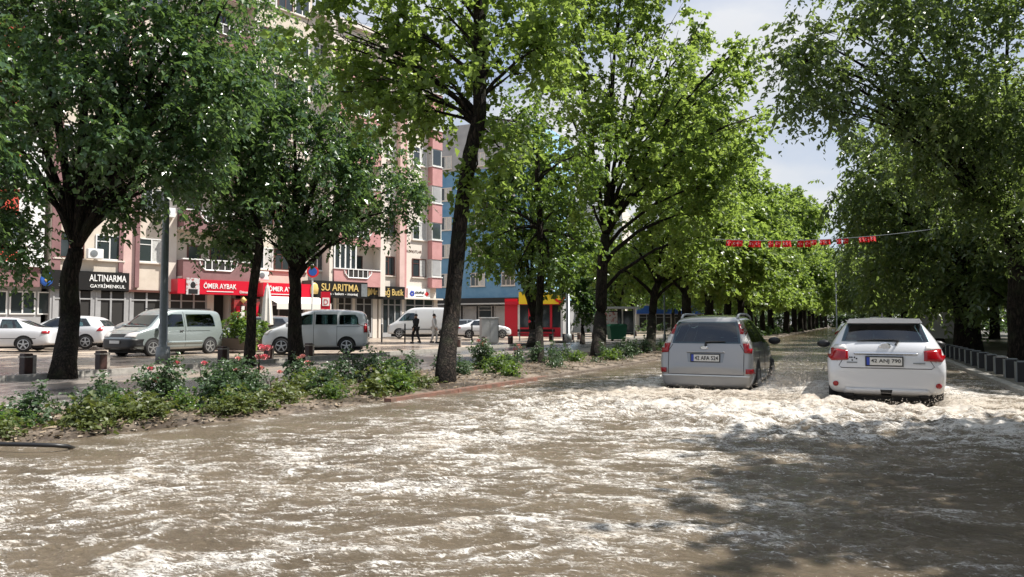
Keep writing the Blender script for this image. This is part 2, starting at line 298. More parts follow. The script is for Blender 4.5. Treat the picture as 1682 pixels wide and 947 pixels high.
# median soil, lapped by the water on the near side
ys = np.concatenate([np.arange(-6, 40, .09), np.arange(40, 400, 3)]); t = np.linspace(0, 1, 60)
YY, TT = np.meshgrid(ys, t, indexing='ij'); SH = shoreX(YY); XX = -10.2 + (SH + .1 + .12*pn(YY*.9, YY*0)*(YY < 10) + 10.2)*TT
dist = SH - XX
ZZ = .06 + .15*np.clip((dist+.15)/.55, 0, 1) + .035*fbm(XX*1.5, YY*1.5, 5) + .02*fbm(XX*7, YY*7, 3); ZZ[:, -1] -= .08
SOIL = wetmat('bed_soil', (.05, .037, .027), (.11, .085, .062), (.19, .15, .115), .35, .85, 1.6, 1, .9, 45)
tag(grid_mesh('flower_bed_soil', XX, YY, ZZ, SOIL), kind='structure')
def soilz(x, y):
    d = float(shoreX(y)) - x
    return .06 + .15*min(1, max(0, (d+.15)/.55))

# ---- muddy flood water on the carriageway
CW = (.478, 13.6); CS = (-2.67, 14.95)     # rears of the two cars
az = np.linspace(R(-72), R(62), 1150); rr = np.concatenate([np.geomspace(1.2, 40, 1150), np.geomspace(40.5, 330, 110)])
AZ, RR = np.meshgrid(az, rr); X = np.sin(AZ)*RR; Y = np.cos(AZ)*RR
def water_height(X, Y):
    wx = fbm(X*.35, Y*.35, 3, 5)*.9; wy = fbm(X*.35+9, Y*.35, 3, 9)*.9
    th = R(31) - .055*(X+1)*9*np.pi/180*2
    e1 = (X*np.cos(th) + Y*np.sin(th)); e2 = (-X*np.sin(th) + Y*np.cos(th))
    e1 = e1 + wx; e2 = e2 + wy*.6
    turb = np.exp(-((Y-11.2-.25*np.abs(X+.8))/2.6)**2)*np.clip((X+7.0)/2.5, 0, 1)
    far = 1/(1+np.clip(Y-17, 0, 99)/7)
    calm = np.clip((X - shoreX(Y))/2.2, .12, 1)
    A = (.75 + .95*turb)*far*calm*(.8+.5*np.clip(fbm(X*.3, Y*.3, 2, 31)+.3, 0, 1))
    def ridge(a, b, s): return (1-np.abs(pn(a, b, s))*2.0)
    r1 = ridge(e1/1.5, e2/.62, 1); r2 = ridge(e1/.62, e2/.25, 2); r3 = ridge(e1/.24, e2/.11, 3); r4 = pn(e1/.1, e2/.05, 4)
    h = .020*r1 + .020*np.clip(r2, 0, 1)**1.4 + .015*np.clip(r3, 0, 1)**1.2*(.55+.7*np.clip(r2, 0, 1)) + .009*r4 + .03*fbm(e1/3.2, e2/2.0, 2, 6)
    lump = np.clip(fbm(X*3.4, Y*3.4, 5, 21), -.3, 1)*.10*turb*(Y < 12.6+.8*pn(X, Y*0)) + .035*turb*fbm(X*6, Y*8, 3, 23)
    h = h*A + lump
    z = .125 + h
    foam = .45*np.clip(r2-.45, 0, 1)*1.4 + .45*np.clip(r3-.35, 0, 1) + .55*np.clip(fbm(e1/2.4, e2/.9, 4, 11)+.02, 0, 1) + .42*turb*(.5+1.3*fbm(X*1.5, Y*2.4, 4, 12))
    # foam lines trailing behind each wheel and a curving wake crest
    for cx, cyy in (CW, CS):
        dy = cyy - Y
        for s in (-.75, .75):
            ln = np.exp(-((X-cx-s - .12*dy*s)/(.28+.06*np.clip(dy, 0, 20)))**2)*(dy > -.6)*np.exp(-np.clip(dy, 0, 99)/5)
            z = z + ln*.06*(.4 + fbm(X*3, Y*3, 3, 14)); foam = foam + .42*ln*(.6+1.2*fbm(X*2.5, Y*2.5, 3, 18))
        tr = np.exp(-((X-cx)/.85)**4 - ((Y-cyy-.15)/.85)**4); z = z*(1-.75*tr) - .05*tr; foam = foam*(1-.7*tr)                      # trough right behind the bumper
        bx = np.exp(-((Y-cyy+1.0+.25*np.abs(X-cx))/.28)**2)*np.exp(-((X-cx)/2.2)**2); z = z + .07*bx*(.7+.9*fbm(X*2.4, Y*2.4, 3, 15)); foam = foam + .35*bx
        for s in (-1, 1):      # bow waves spreading from the front wheels
            dyv = (cyy+3.3) - Y; vx = np.abs(X-cx-s*(.9+.42*dyv)); vw = np.exp(-(vx/(.16+.03*np.clip(dyv, 0, 30)))**2)*(dyv > 0)*np.exp(-np.clip(dyv, 0, 99)/6); z = z + .055*vw*(.7+.6*fbm(X*2, Y*2, 2, 19)); foam = foam + .35*vw
        sw = np.exp(-((np.abs(X-cx)-1.15)/.35)**2)*(Y > cyy-.3)*(Y < cyy+3.9); z = z + .06*sw*(.6+fbm(X*3, Y*3, 3, 16)); foam = foam + .5*sw
    foam = foam*far**.7*calm*(1 - .72*np.clip((X+1.6)/1.5, 0, 1)*np.clip((9.4-Y)/1.2, 0, 1))  # foam thinned over the near right water to darken the tree shade
    edge = np.exp(-((X-shoreX(Y)-.12)/.16)**2)*(.2+.5*fbm(X*3, Y*3, 3, 17)); foam = foam + np.clip(edge, 0, 1)*.8
    return z, np.clip(foam, 0, 1.2)
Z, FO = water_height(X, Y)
keep = (X > shoreX(Y)-.55) & (X < 2.9)
wm = bpy.data.materials.new('muddy_water'); wm.use_nodes = True; N = wm.node_tree.nodes; L = wm.node_tree.links; b = N['Principled BSDF']
tc = N.new('ShaderNodeTexCoord'); mp = N.new('ShaderNodeMapping'); mp.inputs['Rotation'].default_value = (0, 0, R(-30)); mp.inputs['Scale'].default_value = (1, 2.3, 1)
L.new(tc.outputs['Object'], mp.inputs[0])
fa = N.new('ShaderNodeAttribute'); fa.attribute_name = 'foam'
def nz(sc, det, ro, di, vec=None):
    n = N.new('ShaderNodeTexNoise'); n.inputs['Scale'].default_value = sc; n.inputs['Detail'].default_value = det; n.inputs['Roughness'].default_value = ro; n.inputs['Distortion'].default_value = di; L.new(vec or mp.outputs[0], n.inputs['Vector']); return n.outputs['Fac']
def math_(op, a, b_=None, c=None):
    m = N.new('ShaderNodeMath'); m.operation = op
    for i, v in enumerate((a, b_, c)):
        if v is None: continue
        if isinstance(v, (int, float)): m.inputs[i].default_value = v
        else: L.new(v, m.inputs[i])
    return m.outputs[0]
def mrange(v, a, b_, c=0, d=1):
    m = N.new('ShaderNodeMapRange'); L.new(v, m.inputs[0])
    for i, q in enumerate((a, b_, c, d)): m.inputs[i+1].default_value = q
    return m.outputs[0]
n1 = nz(7, 10, .72, .9); n2 = nz(.5, 5, .5, 0); n3 = nz(15, 6, .62, .6); n4 = nz(17, 6, .7, 1.2); n5 = nz(1.1, 4, .6, .4)
# broad foam, and fine white dashes: froth with glints and sky reflections painted in
s1 = math_('ADD', math_('MULTIPLY', fa.outputs['Fac'], .50), math_('MULTIPLY', n1, 1.0)); f1 = mrange(s1, .84, .96)
s2 = math_('ADD', math_('ADD', n4, math_('MULTIPLY', n5, .42)), math_('MULTIPLY', fa.outputs['Fac'], .24)); f2 = mrange(s2, .825, .885, 0, 1)
shade_calm = mrange(fa.outputs['Fac'], .0, .10)  # drops fine froth where foam is low: calm water and darkened tree shade
# lacy threads of froth between the patches
n6 = nz(5.5, 5, .6, 1.4); n7 = nz(11, 4, .6, 1.0)
th1 = mrange(math_('ABSOLUTE', math_('SUBTRACT', n6, .5)), .004, .022, 1, 0); th2 = mrange(math_('ABSOLUTE', math_('SUBTRACT', n7, .5)), .006, .03, 1, 0)
pm = mrange(math_('ADD', math_('MULTIPLY', n5, 1.0), math_('MULTIPLY', fa.outputs['Fac'], .6)), .58, .80, 0, .85)
f2 = math_('MAXIMUM', f2, math_('MULTIPLY', math_('MAXIMUM', th1, math_('MULTIPLY', th2, .8)), pm))
fm = math_('MULTIPLY', math_('MAXIMUM', f1, math_('MULTIPLY', f2, shade_calm)), mrange(n3, .28, .5, .45, 1))
mud = N.new('ShaderNodeValToRGB'); e = mud.color_ramp.elements; e[0].position = .35; e[0].color = (.105, .082, .056, 1); e[1].position = .65; e[1].color = (.16, .127, .088, 1); L.new(n2, mud.inputs[0])
fx = N.new('ShaderNodeMix'); fx.data_type = 'RGBA'; fcx = N.new('ShaderNodeMix'); fcx.data_type = 'RGBA'; fcx.inputs[6].default_value = (.42, .35, .27, 1); fcx.inputs[7].default_value = (.72, .70, .66, 1); ch = N.new('ShaderNodeAttribute'); ch.attribute_name = 'churn'; L.new(math_('MULTIPLY', mrange(nz(2.6, 7, .7, .5), .34, .52), mrange(ch.outputs['Fac'], 0, 1, 1, .25)), fcx.inputs[0]); L.new(fcx.outputs[2], fx.inputs[7]); L.new(fm, fx.inputs[0]); L.new(mud.outputs[0], fx.inputs[6]); L.new(fx.outputs[2], b.inputs['Base Color'])
L.new(mrange(fm, 0, 1, .07, .4), b.inputs['Roughness'])
b.inputs['IOR'].default_value = 1.36
bp = N.new('ShaderNodeBump'); bp.inputs['Strength'].default_value = .9; bp.inputs['Distance'].default_value = .03; L.new(n3, bp.inputs['Height'])
bp2 = N.new('ShaderNodeBump'); bp2.inputs['Strength'].default_value = .7; bp2.inputs['Distance'].default_value = .05; L.new(n1, bp2.inputs['Height']); L.new(bp.outputs[0], bp2.inputs['Normal'])
L.new(bp2.outputs[0], b.inputs['Normal'])
M['water'] = wm
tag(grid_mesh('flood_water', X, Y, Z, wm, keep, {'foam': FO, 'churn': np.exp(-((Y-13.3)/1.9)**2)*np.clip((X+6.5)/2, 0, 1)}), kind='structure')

# splash: drops and torn sheets of muddy water thrown up by the wheels
dropm = mat('muddy_spray', (.46, .41, .35), .2, spec=.5); wet = []
rs = np.random.RandomState(5)
def drops(cx, cy_, sx, sy, h, n, s0=.005, s1=.018, tilt=(0, 0)):
    u = rs.rand(n); a = rs.rand(n)**1.6
    x = cx + rs.randn(n)*sx*(.35+a) + tilt[0]*a; y = cy_ + rs.randn(n)*sy + tilt[1]*a; z = .12 + a*h*np.exp(-((x-cx-tilt[0]*a)/(sx*1.8))**2)
    wet.append(np.stack([x, y, z, s0 + (s1-s0)*rs.rand(n)**3], 1))
drops(-1.3, 16.0, .3, 1.0, .8, 6000, .005, .017, tilt=(.3, 0)); drops(-.9, 17.5, .4, 1.6, .75, 6500, .005, .018); drops(-1.35, 15.4, .22, .5, .5, 1500, tilt=(.25, 0)); drops(-.75, 17.0, .35, 1.2, .55, 1200); drops(-3.75, 15.6, .25, .9, .3, 500)
drops(-.62, 14.6, .2, .8, .38, 700, tilt=(-.2, 0)); drops(1.5, 14.2, .22, .8, .35, 700, tilt=(.2, 0)); drops(.5, 12.9, .8, .25, .13, 700); drops(-2.6, 14.2, .9, .3, .13, 800)
drops(1.25, 13.4, .1, .12, .3, 260); drops(-1, 11, 2.2, 1.2, .07, 900, .008, .02); drops(-5, 14, 1.0, 2.0, .08, 500, .008, .02)
P_ = np.concatenate(wet); base = np.array([(1, 0, 0), (0, 1, 0), (-1, 0, 0), (0, -1, 0), (0, 0, 1.3), (0, 0, -1)])
V = P_[:, None, :3] + base[None]*P_[:, None, 3:4]*.55*(.8+.5*rs.rand(len(P_), 6, 1)); V = V.reshape(-1, 3)
i0 = np.arange(len(P_))[:, None]*6; T = np.concatenate([i0+np.array(t) for t in ((0, 1, 4), (1, 2, 4), (2, 3, 4), (3, 0, 4), (1, 0, 5), (2, 1, 5), (3, 2, 5), (0, 3, 5))])
tag(link('water_spray', raw_mesh('water_spray', V, T, True), dropm), 'spray of muddy water thrown up beside the cars', 'spray', kind='stuff')
# ================================================================== trees
LM = dict(
    dark=leafmat('leaf_dark', (.03, .068, .036), (.07, .13, .055), (.2, .27, .13), .38, .25, (.26, .42, .07)),
    maple=leafmat('leaf_maple', (.045, .095, .02), (.11, .18, .032), (.22, .28, .07), .55, .38, (.44, .58, .10)),
    mid=leafmat('leaf_mid', (.035, .08, .02), (.07, .13, .03), (.15, .2, .06), .48, .38, (.3, .44, .05)),
    ash=leafmat('leaf_ash', (.04, .075, .035), (.085, .13, .05), (.19, .22, .08), .45, .34, (.34, .46, .08)),
)
def nrm(a): return a/np.maximum(np.linalg.norm(a, axis=-1, keepdims=True), 1e-6)
def leaf_sprays(C, O, rs, ntw=5, nlf=12, tl=.55, ll=.13, lw=.055, droop=.35, spread=.8, pair=True):
    """C cluster centres, O outward directions: leaves set along short twigs"""
    K = len(C)
    ll = ll*1.0
    D = nrm(O[:, None] + rs.randn(K, ntw, 3)*spread + np.array([0, 0, -droop*.5]))
    Lt = tl*(.6+.7*rs.rand(K, ntw, 1))
    st = C[:, None] + rs.randn(K, ntw, 3)*tl*.35
    t = (np.arange(nlf)+.5)/nlf; t = t[None, None, :, None]
    P = st[:, :, None] + D[:, :, None]*t*Lt[:, :, None] + np.array([0, 0, -1.])*(t**2)*Lt[:, :, None]*droop
    side = nrm(np.cross(D, np.array([0, 0, 1.])) + 1e-3)[:, :, None]*np.where(np.arange(nlf) % 2 == 0, 1, -1)[None, None, :, None]
    A = nrm(side*(.9 if pair else .5) + D[:, :, None]*.45 + np.array([0, 0, -1.])*droop*.9 + rs.randn(K, ntw, nlf, 3)*.38)
    Nn = rs.randn(K, ntw, nlf, 3)*.55 + np.array([0, 0, 1.]); B = nrm(np.cross(A, Nn))
    P = P.reshape(-1, 3); A = A.reshape(-1, 3); B = B.reshape(-1, 3); n = len(P)
    s = (.45+.95*rs.rand(n, 1)**1.3)*np.repeat(.75+.5*rs.rand(K*ntw, 1), nlf, 0); l = ll*s; w = lw*s
    up = np.cross(B, A)*w*.35
    V = np.stack([P, P + A*l*.45 + B*w + up, P + A*l - np.array([0, 0, 1.])*l*.12, P + A*l*.45 - B*w + up], 1)
    return V.reshape(-1, 3)
def crown_mesh(lobes, seed, dens=6.5, gap=-.12, top=None, **kw):
    """lobes: (centre, (rx, ry, rz)) ellipsoids; clusters sit towards each lobe's outside, with gaps"""
    rs = np.random.RandomState(seed); C = []; O = []
    for c, r in lobes:
        c = np.array(c, float); r = np.array(r, float)
        area = 4*np.pi*((r[0]*r[1])**1.6+(r[0]*r[2])**1.6+(r[1]*r[2])**1.6)**(1/1.6)/3**(1/1.6); n = max(6, int(area*dens*.3))
        d = nrm(rs.randn(n, 3)); u = rs.rand(n, 1)**.45
        p = c + d*r*(.25+.8*u); C.append(p); O.append(nrm(d*.8 + rs.randn(n, 3)*.3 + np.array([0, 0, .15])))
    C = np.concatenate(C); O = np.concatenate(O)
    g = pn(C[:, 0]*.8 + C[:, 2]*.5, C[:, 1]*.8 - C[:, 2]*.63, seed) ; k = g > gap; C = C[k]; O = O[k]
    C[:, 2] += .0
    return C, leaf_sprays(C, O, rs, **kw)
def tree(name, label, base, trunk, rad, lobes, leaf='mid', seed=1, group=None, dens=6.5, gap=-.12, limb=.42, cat='tree', twigs=5, **kw):
    """base: world point; trunk: world points from base up to the fork; lobes: world ellipsoids"""
    b = Vector(base); rs_ = random.Random(seed)
    o = thing(name, label, cat, b, 0, group)
    tp = [Vector(p)-b for p in trunk]; n = len(tp)
    # densify the trunk path with a little waviness and flare at the foot
    path = []; rads = []
    for i in range(n-1):
        k = 5
        for j in range(k):
            q = j/k; p = tp[i].lerp(tp[i+1], q); f = (i+q)/(n-1)
            p = p + Vector((math.sin(f*9+seed), math.cos(f*7+seed), 0))*rad*.1
            path.append(p); rads.append(rad*(1-.30*f)*(1 + .3*math.exp(-f*16)))
    path.append(tp[-1]); rads.append(rad*.66)
    path[0] = path[0] - Vector((0, 0, .25))
    mb = MB(); mb.tube(path, rads, 14, rough=.07)
    top = tp[-1]; prev = tp[-2]; L0 = [(Vector(c)-b, r) for c, r in lobes]
    C, V = crown_mesh([(tuple(c), r) for c, r in L0], seed, dens, gap, **kw)
    ht = max(c.z for c, r in L0)
    for c, r in L0:
        hd = math.hypot(c.x-top.x, c.y-top.y); want = c.z - .55*hd - .3; cand = path[int(len(path)*.55):]
        s = min(cand, key=lambda q: abs(q.z-want)).copy(); s.z -= rs_.uniform(0, .1)
        dvec = c - s; mid = s + dvec*.45 + Vector((0, 0, .12*dvec.length)); mid2 = s + dvec*.75 + Vector((rs_.uniform(-.2, .2), rs_.uniform(-.2, .2), .08*dvec.length))
        R0 = rad*limb*rs_.uniform(.7, 1.05); q1 = s + dvec*.15 + Vector((0, 0, .08*dvec.length))
        pts = [s, q1, mid, mid2, c]; mb.tube(pts, [R0, R0*.88, R0*.62, R0*.42, R0*.2], 8, rough=.05)
        for k in range(twigs):
            st = pts[rs_.choice((2, 3, 4))]; d = Vector([rs_.gauss(0, 1) for _ in range(3)]).normalized(); en = c + Vector((d.x*r[0], d.y*r[1], d.z*r[2]))*.8
            m_ = st.lerp(en, .5) + Vector((0, 0, .1)); mb.tube([st, m_, en], [R0*.24, R0*.15, R0*.05], 5, cap=False)
    mb.build('trunk', M['bark'], o, smooth=True)
    Q = np.arange(len(V)).reshape(-1, 4)
    link('crown', raw_mesh('crown', V, Q), LM[leaf], o)
    return o
def lob(px, py, d, r, ry=None, rz=None):
    c = at(px, py, d); return (tuple(c), (r, ry or r, rz or r*.85))

# ---- big dark tree at the left
D = 19.6; b = gp(105, 614, .16)
tree('leafy_tree', 'big dark leafy tree, thick forked trunk between the two leftmost brown bollards', b,
     [b, at(112, 520, D), at(118, 450, D), at(124, 408, D)], .265,
     [lob(70, 130, D-.6, 1.7), lob(-20, 60, D, 1.7), lob(-30, 170, D, 1.4), lob(60, 20, D, 1.6), lob(160, 60, D-1, 2.0), lob(270, 40, D-.5, 1.9), lob(350, 50, D, 1.4), lob(180, 160, D-1, 1.9), lob(290, 150, D-.5, 1.9), lob(355, 150, D, 1.2),
      lob(70, 250, D, 1.1), lob(140, 265, D+1, 1.2), lob(240, 250, D-1, 1.3), lob(320, 235, D, 1.2), lob(220, 300, D+.5, .8), lob(300, 285, D, .8), lob(75, 300, D-.5, .7), lob(170, 300, D, .55),
      lob(150, -70, D, 2.0), lob(260, -80, D, 1.8), lob(20, -80, D, 1.8), lob(355, -40, D, 1.4), lob(195, 340, D, .45), lob(120, 200, D+2, 1.8), lob(260, 200, D+2, 1.8)],
     'dark', 11, dens=7.5, gap=-.08, ll=.15, lw=.055, droop=.55)
b = gp(-140, 640, .16); b = Vector((-18.8, 7.6, .16))
tree('leafy_tree', 'dark tree standing outside the left edge, only drooping leafy branches in view', b, [b, b+Vector((0, 0, 2)), b+Vector((.1, 0, 3.6))], .3,
     [((-18, 8.2, 6.5), (2, 2, 1.8)), ((-19, 6, 7.5), (2.2, 2, 2)), (tuple(at(5, 385, 17.6)), (.8, .8, .7)), (tuple(at(-10, 320, 17)), (1.1, 1, .9)), (tuple(at(40, 410, 18)), (.35, .4, .3)), (tuple(at(-40, 250, 16.5)), (1.4, 1.3, 1.2))],
     'dark', 12, dens=7, gap=-.3, ll=.15, lw=.055, droop=.6)
# ---- slim leaning tree and the rounded tree behind the vans
D = 24.2; b = gp(409, 595, .16)
tree('leafy_tree', 'slim leaning tree with a narrow trunk beside the silver van', b, [b, at(412, 540, D), at(416, 480, D), at(425, 405, D), at(420, 360, D)], .17,
     [lob(350, 330, D, 1.1), lob(380, 270, D, 1.3), lob(345, 385, D, .65), lob(410, 340, D-.5, 1.0), lob(390, 395, D, .6), lob(420, 200, D, 1.4)], 'dark', 13, dens=8, gap=-.2, ll=.15, lw=.055, droop=.5)
D = 25.6; b = gp(487, 591, .16)
tree('leafy_tree', 'round dark leafy tree with forked trunk in front of the white people carrier', b, [b, at(485, 520, D), at(484, 470, D), at(482, 440, D)], .25,
     [lob(430, 100, D, 1.9), lob(390, 170, D, 1.7), lob(490, 160, D-.5, 1.9), lob(550, 225, D, 1.7), lob(450, 230, D-1, 2.0), lob(520, 280, D-1, 1.9), lob(610, 280, D, 1.6), lob(655, 305, D, 1.1), lob(640, 345, D, 1.0),
      lob(570, 330, D-.7, 1.4), lob(470, 330, D-.7, 1.5), lob(410, 290, D, 1.5), lob(600, 375, D-.3, .75), lob(540, 385, D, .6), lob(440, 390, D-.5, .9), lob(500, 370, D, .8), lob(500, 410, D, .35), lob(410, 40, D+1, 1.3), lob(560, 300, D+2, 1.6)],
     'dark', 14, dens=7.5, gap=-.07, ll=.15, lw=.055, droop=.6)

# ---- trees of the median
D = 16.6; b = gp(730, 630, .19)
tree('maple_tree', 'tall leaning tree with a thick dark trunk, nearest of the flower bed', b,
     [b, at(742, 520, D), at(756, 380, D), at(772, 250, D), at(787, 190, D), at(786, 60, D), at(790, -60, D), at(795, -140, D)], .185,
     [lob(740, 20, D+1, 1.0), lob(735, 150, D+1, .9), lob(660, 60, D+1, 1.1), lob(590, 90, D+.8, 1.0), lob(745, 90, D+1.2, .9), lob(820, 100, D+1, .9), lob(620, 30, D, 1.1), lob(700, 10, D, 1.2), lob(560, 60, D, 1.0), lob(520, 20, D+.5, .9), lob(600, 130, D-.3, 1.1), lob(690, 120, D+.5, 1.2), lob(640, 190, D, .8), lob(560, 150, D, .7), lob(530, 80, D+.5, .8), lob(505, 40, D+.3, .6), lob(590, 20, D+.5, .9), lob(600, 70, D-.4, .8), lob(670, 150, D-.5, .8),
      lob(760, 60, D-1, .9), lob(850, 40, D, 1.1), lob(870, 120, D+.5, 1.1), lob(845, 200, D+.3, .7), lob(930, 60, D, 1.0), lob(760, -60, D, 1.6), lob(640, -80, D, 1.5), lob(900, -60, D, 1.5), lob(770, 300, D-.2, .16), lob(830, 250, D, .5), lob(790, 150, D-1.3, .5)],
     'maple', 21, dens=7, gap=.0, limb=.26, ll=.13, lw=.075, droop=.3, tl=.5, nlf=10, pair=False)
D = 25.3; b = gp(887, 597, .19)
tree('maple_tree', 'thin straight young tree in the flower bed, second trunk of the row', b, [b, at(886, 520, D), at(888, 440, D), at(886, 360, D), at(884, 300, D), at(884, 240, D)], .13,
     [lob(860, 230, D, 1.2), lob(900, 270, D-.5, 1.3), lob(840, 300, D, 1.2), lob(930, 330, D, 1.1), lob(860, 370, D-.5, 1.3), lob(810, 390, D, .9), lob(900, 410, D, 1.1), lob(850, 435, D, .8), lob(950, 400, D, .8), lob(800, 340, D+.5, .8), lob(915, 455, D, .5), lob(880, 170, D+.5, 1.3), lob(960, 250, D, 1.1)],
     'mid', 22, dens=6.5, gap=-.04, limb=.5, ll=.13, lw=.065, droop=.35, pair=False)
D = 30; b = gp(984, 586, .19)
tree('maple_tree', 'tall bright green tree with a straight dark trunk forking high, third of the flower bed', b, [b, at(985, 520, D), at(990, 450, D), at(994, 385, D)], .27,
     [lob(930, 40, D, 2), lob(1020, 20, D, 2.2), lob(1095, 40, D, 1.7), lob(1170, 120, D, 1.7), lob(1205, 120, D, .8), lob(1100, 140, D-1, 2.2), lob(1000, 130, D-1, 2.2), lob(1190, 210, D, 1.5), lob(1110, 250, D-1, 2), lob(1010, 240, D-1, 1.9),
      lob(1218, 75, D, .35), lob(1170, 300, D, 1.4), lob(1050, 320, D, 1.5), lob(960, 330, D, 1.1), lob(1120, 350, D, 1.2), lob(1240, 190, D+1, .6), lob(1020, -80, D, 2.5), lob(1080, -60, D, 1.5), lob(920, 140, D+1, 1.6), lob(1140, 60, D, 1.0), lob(1140, 200, D+2, 2), lob(1180, 385, D+1, .9)],
     'maple', 23, dens=6, gap=-.02, limb=.4, ll=.16, lw=.09, droop=.3, tl=.6, pair=False, nlf=11)
D = 34.6; b = gp(1068, 578, .19)
tree('maple_tree', 'spreading smaller tree with a low fork left of the silver people carrier', b, [b, at(1070, 520, D), at(1077, 478, D), at(1080, 462, D)], .21,
     [lob(1030, 400, D, 1.5), lob(1090, 390, D-1, 1.7), lob(1140, 400, D, 1.3), lob(1010, 440, D, .9), lob(1160, 440, D, 1.0), lob(1060, 360, D, 1.6), lob(1120, 345, D, 1.5), lob(1185, 400, D, 1.0)],
     'maple', 24, dens=5.5, gap=.0, limb=.45, ll=.16, lw=.09, droop=.3, pair=False)

def generic(name, label, kind, loc, seed, group=None):
    rs_ = random.Random(seed); x, y, z = loc; b = Vector(loc); lobes = []
    if kind == 'tall':
        H, r0, fork, lf, rad = 14.5, 3.6, 4.6, 'maple', .3
        for i in range(17):
            h = rs_.uniform(5.0, H-1.2); a = rs_.uniform(0, 2*PI); rr_ = r0*(1 - ((h-8)/9)**2)*rs_.uniform(.25, .8); q = rs_.uniform(1.1, 1.8); lobes.append(((x+rr_*math.cos(a), y+rr_*math.sin(a), h), (q, q, q*.85)))
        for i in range(5): a = i*1.26; lobes.append(((x+2.9*math.cos(a), y+2.9*math.sin(a), rs_.uniform(3.6, 5)), (1.1, 1.1, .8)))
        kw = dict(ll=.24, lw=.13, droop=.3, tl=.65, pair=False, nlf=9, dens=5.2, gap=-.15, limb=.4)
    elif kind == 'broad':
        H, r0, fork, lf, rad = 9.5, 3.4, 3.0, 'mid', .22
        for i in range(13):
            h = rs_.uniform(4.2, H-1.2); a = rs_.uniform(0, 2*PI); rr_ = r0*rs_.uniform(.2, .8); q = rs_.uniform(1.1, 1.7); lobes.append(((x+rr_*math.cos(a), y+rr_*math.sin(a), h), (q, q, q*.8)))
        kw = dict(ll=.24, lw=.12, droop=.45, tl=.6, nlf=9, dens=5, gap=-.2, limb=.4)
    else:   # dense roadside trees on the right
        H, r0, fork, lf, rad = 12.5, 4.4, 3.4, 'ash', .33
        for i in range(20):
            h = rs_.uniform(4.6, H-1.2); a = rs_.uniform(0, 2*PI); rr_ = r0*(1-((h-7)/9)**2)*rs_.uniform(.3, .9); q = rs_.uniform(1.2, 2.0); lobes.append(((x+rr_*math.cos(a), y+rr_*math.sin(a), h), (q, q, q*.8)))
        for i in range(6): a = i*1.05; lobes.append(((x+3.2*math.cos(a), y+3.2*math.sin(a), rs_.uniform(3.4, 4.4)), (1.1, 1.1, .8)))
        kw = dict(ll=.24, lw=.09, droop=.5, tl=.7, nlf=10, dens=5.2, gap=-.2, limb=.4)
    return tree(name, label, b, [b, b+Vector((.05, 0, fork*.5)), b+Vector((.1, .05, fork))], rad, lobes, lf, seed, group, **kw)
def put(o, x, y, z, s, rz, label=None, group=None):
    c = copy_tree(o); c.location = (x, y, z); c.scale = (s, s, s*rnd.uniform(.94, 1.06)); c.rotation_euler = (0, 0, rz)
    if label: c['label'] = label
    if group: c['group'] = group
    elif 'group' in c: del c['group']
    return c
# far part of the median row
GM = 'far trees of the median row'; LMF = 'tall bright green tree far down the median, one of an even row'
ta = generic('maple_tree', LMF, 'tall', (-8.3, 41, .15), 31, GM); tb = generic('maple_tree', LMF, 'tall', (-8.1, 54.5, .15), 32, GM)
for i, y in enumerate((47.5, 61, 68.5, 76, 84, 93, 103, 115, 128, 142, 158, 176, 196, 220)):
    put((ta, tb)[i % 2], (-8.2 if y < 90 else -6.9)+rnd.uniform(-.3, .3), y, .15, rnd.uniform(.88, 1.1)*(1 if y < 90 else 1.32), rnd.uniform(0, 6.28), LMF, GM)
tag(ta, 'tall bright green tree just beyond the spreading smaller tree, seen above the silver people carrier'); 
if 'group' in ta: del ta['group']
# far part of the left pavement row
GL = 'far trees of the left pavement'; LL = 'broad green tree far down the left pavement, one of a row'
b = gp(876, 566, .17); D = 46
tree('leafy_tree', 'tree whose trunk splits low in a narrow V in front of the red restaurant', b, [b, at(876, 545, D), at(875, 520, D)], .33,
     [lob(850, 330, D, 2.4), lob(900, 380, D, 2.5), lob(820, 390, D, 2.2), lob(880, 430, D, 2.0), lob(940, 400, D, 2), lob(870, 260, D, 2.3), lob(930, 300, D, 2.4), lob(810, 320, D, 2)], 'mid', 35, dens=4.5, gap=-.2, ll=.22, lw=.11, droop=.45)
b = gp(957, 561, .17); D = 52
tree('leafy_tree', 'small bushy dark tree beside the grey lamp post, right of the red restaurant', b, [b, at(957, 545, D), at(957, 528, D)], .16,
     [lob(950, 490, D, 1.3), lob(975, 475, D, 1.3), lob(940, 465, D, 1.2), lob(965, 505, D, 1.0), lob(955, 445, D, 1.2)], 'dark', 36, dens=5.5, gap=-.3, ll=.2, lw=.1, droop=.4)
tc_ = generic('leafy_tree', LL, 'broad', (-19.6, 66, .17), 37, GL); td = generic('leafy_tree', LL, 'broad', (-21, 76, .17), 38, GL)
for i, (x, y, s) in enumerate(((-19.4, 88, 1.1), (-19.5, 98, 1.05), (-25.5, 92, 1.2), (-19.3, 109, 1.1), (-30, 102, 1.35), (-19.5, 122, 1.15), (-25, 118, 1.4), (-19.4, 136, 1.2), (-33, 125, 1.6), (-19.5, 152, 1.2), (-27, 142, 1.5), (-19.5, 172, 1.25), (-26, 165, 1.6), (-37, 112, 1.5), (-24, 190, 1.7), (-41, 135, 1.7), (-20, 215, 1.7), (-30, 215, 2))):
    put((tc_, td)[i % 2], x, y, .17, s, rnd.uniform(0, 6.28), LL, GL)

